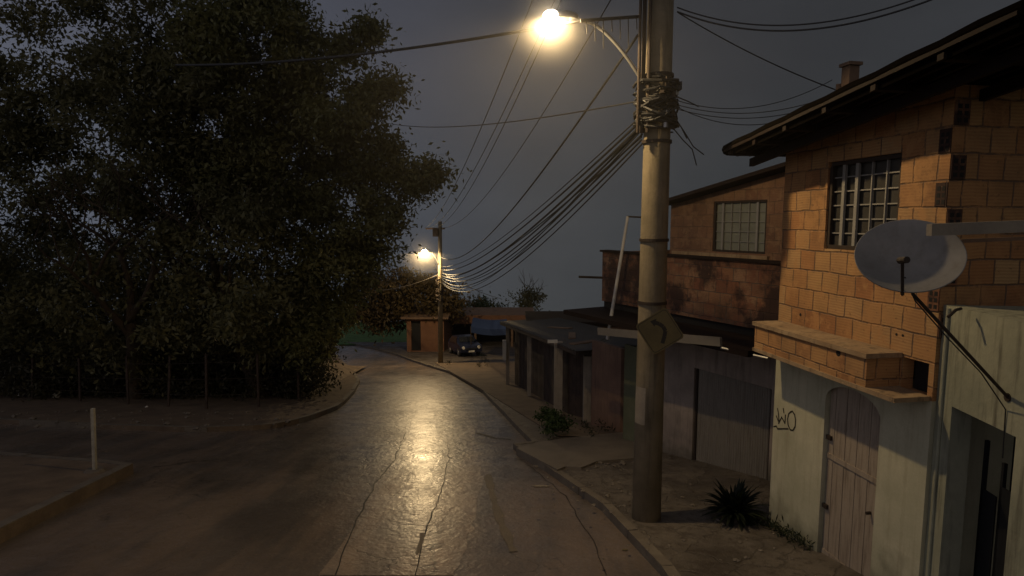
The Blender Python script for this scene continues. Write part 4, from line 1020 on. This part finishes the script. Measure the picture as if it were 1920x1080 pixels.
for _ in range(230):
    r_ = rng.random()
    if r_ < .45: px, py = rng.normal(1140, 35), rng.normal(868, 8)
    elif r_ < .7: px, py = rng.uniform(985, 1180), rng.uniform(840, 960)
    else: px, py = rng.uniform(1100, 1500), rng.uniform(900, 1060)
    g = G(px, py, .13)
    if g.x < 0.3: continue
    s = abs(rng.normal()) * .018 + .006; stone(mb, Vector((g.x, g.y, gz(g.y) + .128 + s * .2)), s)
for _ in range(160):
    px, py = rng.uniform(0, 560), rng.uniform(770, 806)
    g = G(px, py, .13); s = abs(rng.normal()) * .03 + .01; stone(mb, Vector((g.x, g.y, gz(g.y) + .128 + s * .2)), s)
tag(mb.build('gravel', m_kerb), 'loose stones and rubble scattered over the pavements', 'gravel', kind='stuff')
# ------------------------------------------------------------------ plants
def rosette(name, label, base, n, ln, w, m, cat='plant'):
    o = thing(name, label, cat, base); mb = MB(); b = Vector(base)
    for i in range(n):
        a = rng.uniform(0, 6.283); el = rng.uniform(.25, 1.35); l_ = ln * rng.uniform(.7, 1.15); P = []; d = Vector((math.cos(a) * math.cos(el), math.sin(a) * math.cos(el), math.sin(el)))
        q = b.copy(); q.z += .03; side = Vector((-math.sin(a), math.cos(a), 0))
        pl, pr_ = [], []
        for k in range(8):
            t = k / 7; ww = w * math.sin(math.pi * min(1, .18 + t * .82)) ** .8
            pl.append(q + side * ww / 2 + Vector((0, 0, .01))); pr_.append(q - side * ww / 2 + Vector((0, 0, .01))); d = (d + Vector((0, 0, -.13 * (1.2 - el * .3)))).normalized(); q = q + d * l_ / 7
        for k in range(7): mb.face([pl[k], pr_[k], pr_[k + 1], pl[k + 1]])
    mb.build('leaves', m, o, smooth=True); return o
g = G(1388, 985, .13); rosette('agave_plant', 'dark spiky rosette plant at the corner of the cream wall', (g.x, g.y + .25, gz(g.y) + .13), 170, .52, .055, m_leafX)
g = at(1385, 940, g.y)
g = G(1036, 812, .16); sh = thing('small_shrub', 'low round green shrub growing on the pavement beside the stall posts', 'shrub', (g.x, g.y, gz(g.y)))
leaf_obj('foliage', [(g.x + rng.normal() * .2, g.y + rng.normal() * .25, g.z + .22 + abs(rng.normal()) * .13) for _ in range(34)], 55, .08, .08, m_leafD, sh)
MB().tube([(g.x, g.y, g.z - .1), (g.x + .03, g.y, g.z + .35)], [.03, .015], 6).build('stem', m_bark, sh)
g = G(1130, 815, .16)
w_ = [(g.x + rng.normal() * .5, g.y + rng.normal() * .25, g.z + .08 + abs(rng.normal()) * .06) for _ in range(7)]
for s in np.linspace(.05, 1.0, 10):
    p = Fp + u1 * (s * .9) + out1 * .06; w_.append((p.x, p.y, gz(p.y) + .17))
for px, py in ((905, 688), (900, 670), (912, 680), (842, 690), (900, 690)):
    g = G(px, py, .13); w_ += [(g.x + rng.normal() * .2, g.y, g.z + abs(rng.normal()) * .25 + .1) for _ in range(4)]
o = leaf_obj('weeds', w_, 30, .06, .09, m_leafX, aspect=.2, droop=-.7); tag(o, 'weeds growing along wall feet and kerbs', 'weeds', kind='stuff')
# trees of the left block
gt_ = 'big trees on the wooded left verge'
tree('broadleaf_tree', 'big dark tree whose crown overhangs the road toward the far lamp', -9.2, 22, 3.6, .34,
     [(480, 95, 21, 130), (580, 150, 21, 75), (645, 215, 21, 75), (690, 62, 21, 13), (650, 95, 21, 16), (695, 290, 22, 62), (718, 350, 22, 64), (776, 345, 22, 16), (662, 430, 22, 92), (625, 505, 22, 88), (575, 590, 21, 66), (550, 640, 20, 55), (490, 340, 22, 130), (520, 25, 21, 62), (610, 590, 24, 45), (560, 300, 23, 110), (808, 322, 22, 6), (718, 160, 21, 26)],
     9.0, 230, .33, .185, m_leafA, m_bark, gt_)
tree('broadleaf_tree', 'middle dark tree standing behind the fence posts', -13.5, 21.5, 3.8, .32,
     [(330, 60, 21, 120), (260, 190, 21, 120), (390, 220, 21, 125), (330, 360, 21, 130), (430, 450, 20, 110), (480, 555, 19, 90), (350, 560, 21, 110), (280, 640, 22, 80), (440, 620, 20, 70)],
     6.4, 210, .34, .19, m_leafB, m_bark, gt_)
tree('broadleaf_tree', 'tree at the far left with bare limbs and sky showing through its crown', -19.5, 22, 4.2, .3,
     [(130, 60, 22, 110), (30, 140, 22, 90), (140, 230, 22, 110), (40, 330, 22, 120), (160, 410, 21, 110), (60, 500, 22, 130), (190, 540, 21, 110), (-60, 250, 22, 140), (90, 620, 22, 90), (-60, 560, 22, 120)],
     4.2, 190, .33, .19, m_leafB, m_bark, gt_)
# hanging lighter sprays lit by the near lamp
# undergrowth behind fence
ug = []
for _ in range(900):
    px = rng.uniform(-60, 600); g = G(px, rng.uniform(690, 752), .13); ug.append((g.x, g.y + .5, g.z + abs(rng.normal()) * .85 + .1))
for _ in range(900):
    x = rng.uniform(-38, -9.5); y = rng.uniform(25, 31); ug.append((x, y, gz(y) + rng.uniform(0, 4.6)))
for _ in range(700):
    x = rng.uniform(-40, -13); y = rng.uniform(26, 33); ug.append((x, y, gz(y) + rng.uniform(2.5, 7.2)))
for _ in range(260):
    px = rng.uniform(585, 650); y = rng.uniform(24, 34); p = at(px, rng.uniform(590, 660), y); ug.append((p.x - 1, p.y, max(p.z, gz(y) + .2)))
o = leaf_obj('undergrowth', ug, 80, .32, .17, m_leafU); tag(o, 'dense dark undergrowth behind the wire fence', 'undergrowth', kind='stuff')
# dark tree behind the far lamp and trees on the skyline
tree('small_tree', 'dark bushy tree behind the far lamp pole', at(790, 600, 50).x, 50, 2.2, .2, [(750, 545, 49, 45), (790, 560, 49, 45), (830, 555, 50, 32), (720, 590, 50, 40), (845, 585, 50, 22), (690, 560, 52, 50)], 7, 90, .5, .34, m_leafC, m_bark, None, 3)
tree('small_tree', 'lone round tree on the skyline above the stall roof', at(992, 585, 80).x, 80, 3.0, .22, [(975, 556, 80, 16), (1003, 558, 80, 16), (990, 566, 80, 22), (990, 548, 80, 10)], 5, 60, .45, .34, m_leafB, m_bark, None, 3)
tree('small_tree', 'low spreading tree on the skyline behind the orange fascia', at(900, 590, 75).x, 75, 2.2, .2, [(885, 578, 75, 16), (915, 576, 75, 18), (900, 582, 75, 18), (935, 584, 75, 12)], 6, 60, .45, .34, m_leafD, m_bark, None, 3)
hd_ = []
for _ in range(230):
    x = rng.uniform(-48, -2); y = rng.uniform(86, 96); hd_.append((x, y, gz(y) + rng.uniform(.0, 3.2)))
o = leaf_obj('treeline', hd_, 30, .9, .6, m_leafB); tag(o, 'dark line of trees beyond the grass field', 'trees', kind='stuff')
# ------------------------------------------------------------------ haze lit by the lamps
def haze(c, R_, dens, p, lab):
    mb = MB(); mb.lathe(c, [(R_ * math.sin(a), -R_ * math.cos(a)) for a in np.linspace(0.02, math.pi - .02, 17)], 24)
    m = bpy.data.materials.new('thin_mist'); m.use_nodes = True; nt = m.node_tree; nt.nodes.clear()
    out = nt.nodes.new('ShaderNodeOutputMaterial'); vs = nt.nodes.new('ShaderNodeVolumeScatter'); vs.inputs['Color'].default_value = (1, .95, .85, 1)
    geo = nt.nodes.new('ShaderNodeNewGeometry'); vm = nt.nodes.new('ShaderNodeVectorMath'); vm.operation = 'DISTANCE'
    L(nt, geo.outputs['Position'], vm.inputs[0]); vm.inputs[1].default_value = c
    r = M(nt, 'DIVIDE', vm.outputs['Value'], R_); f = M(nt, 'MAXIMUM', M(nt, 'SUBTRACT', 1.0, r), 0.0)
    L(nt, M(nt, 'MULTIPLY', M(nt, 'POWER', f, p), dens), vs.inputs['Density']); L(nt, vs.outputs[0], out.inputs['Volume'])
    o = mb.build('haze', m); tag(o, lab, 'haze', kind='stuff'); return o
haze(lampc, .80, .46, 2.8, 'bright misty glow close around the near lamp')
haze(lampc, 5.0, .012, 1.5, 'faint warm haze spreading around the near lamp')
haze(lampf, 2.4, .11, 2.8, 'misty glow around the far lamp')
# ------------------------------------------------------------------ world, sun, camera
W = bpy.data.worlds.new('World'); S.world = W; W.use_nodes = True; nt = W.node_tree; bg = nt.nodes['Background']
tc = nt.nodes.new('ShaderNodeTexCoord'); sp = nt.nodes.new('ShaderNodeSeparateXYZ'); L(nt, tc.outputs['Generated'], sp.inputs[0])
cl = noise(nt, tc.outputs['Generated'], 2.2, 4, .5)
h = M(nt, 'ADD', sp.outputs[2], M(nt, 'MULTIPLY', M(nt, 'SUBTRACT', cl, .5), .45))
c = ramp(nt, M(nt, 'ADD', M(nt, 'MULTIPLY', h, .8), .3), [(0, (.040, .044, .047)), (.3, (.044, .047, .052)), (.5, (.042, .043, .049)), (.9, (.036, .036, .040))])
left = ramp(nt, M(nt, 'ADD', M(nt, 'MULTIPLY', sp.outputs[0], -.9), .35), [(.0, (.84, .86, .84)), (.32, (1.22, 1.2, 1.18)), (.62, (1.55, 1.62, 1.85)), (.95, (2.3, 2.4, 2.75))])
c = mix(nt, 1.0, c, left, 'MULTIPLY')
back = ramp(nt, M(nt, 'ADD', M(nt, 'MULTIPLY', sp.outputs[1], -.5), .5), [(.42, (1, 1, 1)), (.9, (3.7, 3.2, 2.7))])  # unseen glow added behind the camera to lift camera-facing faces
c = mix(nt, 1.0, c, back, 'MULTIPLY')
cv = ramp(nt, noise(nt, coord(nt, 'Generated', (1, 1, 2.2)), 3.0, 6, .6), [(.3, (.88, .88, .88)), (.7, (1.10, 1.10, 1.09))])
c = mix(nt, 1.0, c, cv, 'MULTIPLY')
L(nt, c, bg.inputs[0]); bg.inputs[1].default_value = 1.0
sl = bpy.data.lights.new('sun', 'SUN'); sl.energy = .012; sl.color = (.7, .8, 1); sl.angle = math.radians(20)
so = bpy.data.objects.new('sun', sl); COL.objects.link(so); so.rotation_euler = (math.radians(35), 0, math.radians(-40))
cam = bpy.data.cameras.new('camera'); cam.sensor_width = 36; cam.lens = 36 * F / 1920; cam.clip_end = 2000; cam.clip_start = .05
co = bpy.data.objects.new('camera', cam); COL.objects.link(co); co.location = EYE; co.rotation_euler = (math.pi / 2 - TH, 0, 0); S.camera = co
S.view_settings.view_transform = 'Standard'; S.view_settings.look = 'None'; S.view_settings.exposure = 0
S.cycles.use_denoising = True
try: S.cycles.denoiser = 'OPENIMAGEDENOISE'
except Exception: pass
S.cycles.max_bounces = 5; S.cycles.volume_bounces = 0; S.cycles.sample_clamp_indirect = 3
S.cycles.volume_step_rate = 1.0; S.cycles.volume_max_steps = 64
